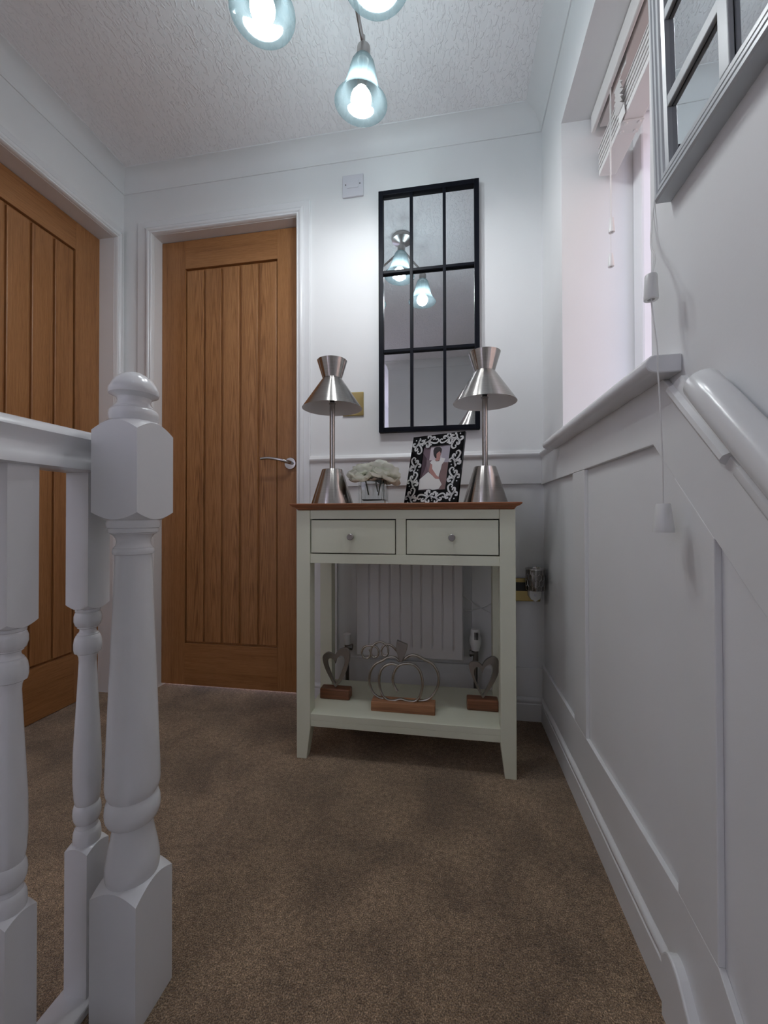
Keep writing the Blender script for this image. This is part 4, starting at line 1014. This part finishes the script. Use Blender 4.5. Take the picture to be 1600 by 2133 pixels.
# ------------------------------------------------------------------ venetian blind
BO = (0.45, 1.04, 1.90)
bl = thing('venetian_blind', 'white venetian blind pulled up at the top of the window recess', 'blind', BO)
by0, by1 = WY0 + 0.012, WY1 - 0.012
MB(BO).box(0.418, 0.429, by0, by1, 1.915, 1.970).build('valance', 'blind_white', bl, bevel=0.003)
MB(BO).box(0.440, 0.486, by0 + 0.005, by1 - 0.005, 1.927, 1.970).build('headrail', 'blind_white', bl, bevel=0.002)
nsl = 13; zb0 = 1.798
for k in range(nsl):
    z = zb0 + k * 0.0053
    off = 0.0008 * ((k * 7) % 3 - 1)
    MB(BO).box(0.438 + off, 0.486 + off, by0 + 0.004, by1 - 0.004, z, z + 0.0030).build('slat', 'blind_white', bl, bevel=0.0008)
br_ = MB(BO).box(0.438, 0.486, by0 + 0.004, by1 - 0.004, 1.778, 1.796).build('bottom_rail', 'blind_white', bl, bevel=0.002)
for y in (0.92, 1.142):
    MB(BO).box(0.436, 0.488, y - 0.020, y + 0.020, 1.7745, 1.778).build('cord_plate', 'plastic_white', br_, bevel=0.0012)
    for dx in (0.446, 0.478):
        for dy in (-0.012, 0.012):
            MB(BO).lathe([(0.0, 1.7715), (0.0040, 1.772), (0.0055, 1.7745), (0, 1.7745)], (dx, y + dy, 0), 14).build('plate_stud', 'plastic_white', br_, smooth=True)
for y in (0.92, 1.118):     # bunched ladder tape in front of the slats
    tpz = [(0.434, y, 1.776), (0.432, y, 1.80)] + [(0.430 - 0.007 * (i % 2), y + 0.003 * (i % 3), 1.803 + 0.006 * i) for i in range(12)] + [(0.436, y, 1.90), (0.438, y, 1.928)]
    m = MB(BO)
    for a_, b_ in zip(tpz[:-1], tpz[1:]):
        w_ = 0.017
        m.add([(a_[0], a_[1] - w_, a_[2]), (a_[0], a_[1] + w_, a_[2]), (b_[0], b_[1] + w_, b_[2]), (b_[0], b_[1] - w_, b_[2])], [(0, 1, 2, 3)])
    o = m.build('ladder_tape', 'cord_white', bl); sol = o.modifiers.new('solid', 'SOLIDIFY'); sol.thickness = 0.0012
# tilt cords with two tassels at the far side
def tassel(m, x, y, z0, z1, r0, r1):
    m.lathe([(0.0, z1), (r0 * 0.9, z1), (r0, z1 - 0.002), (r1, z0 + 0.003), (r1 * 0.97, z0), (r1 * 0.5, z0), (r1 * 0.4, z0 + 0.004), (0, z0 + 0.004)], (x, y, 0), 20)
for dy, zt, zb in ((0.0, 1.560, 1.521), (0.006, 1.467, 1.432)):
    MB(BO).tube([(0.426, 1.170 + dy, 1.93), (0.425, 1.170 + dy, 1.80), (0.425, 1.170 + dy, zt)], 0.0009, 6).build('tilt_cord', 'cord_white', bl)
    m = MB(BO); tassel(m, 0.425, 1.170 + dy, zb, zt, 0.0052, 0.0078); m.build('tassel', 'plastic_white', bl, smooth=True)
# lift cord, led out of the recess and hanging in front of the sill end
PO_ = (0.30, 0.645, 1.0)
lc = thing('lift_cord', 'long white blind cord hanging past the window sill with tapered pull', 'cord', PO_)
path = smooth_pts([(0.412, 0.800, 1.912), (0.372, 0.765, 1.55), (0.3290, 0.735, 1.245), (0.3155, 0.695, 1.165), (0.300, 0.6735, 1.126)], 6)
MB(PO_).tube(path, 0.0010, 6).build('cord', 'cord_white', lc)
path2 = smooth_pts([(0.412, 0.806, 1.912), (0.376, 0.768, 1.55), (0.3315, 0.742, 1.250), (0.316, 0.701, 1.170), (0.3005, 0.676, 1.126)], 6)
MB(PO_).tube(path2, 0.0010, 6).build('cord', 'cord_white', lc)
m = MB(PO_); tassel(m, 0.2995, 0.6735, 1.089, 1.127, 0.0085, 0.0100); m.build('cord_connector', 'plastic_white', lc, smooth=True)
path = smooth_pts([(0.2995, 0.6735, 1.092), (0.2990, 0.667, 1.06), (0.2975, 0.6515, 1.005), (0.2975, 0.6500, 0.97), (0.2995, 0.6440, 0.85), (0.300, 0.6440, 0.777)], 6)
MB(PO_).tube(path, 0.0010, 6).build('cord', 'cord_white', lc)
m = MB(PO_); tassel(m, 0.300, 0.6440, 0.7365, 0.778, 0.0095, 0.0140); m.build('pull', 'plastic_white', lc, smooth=True)
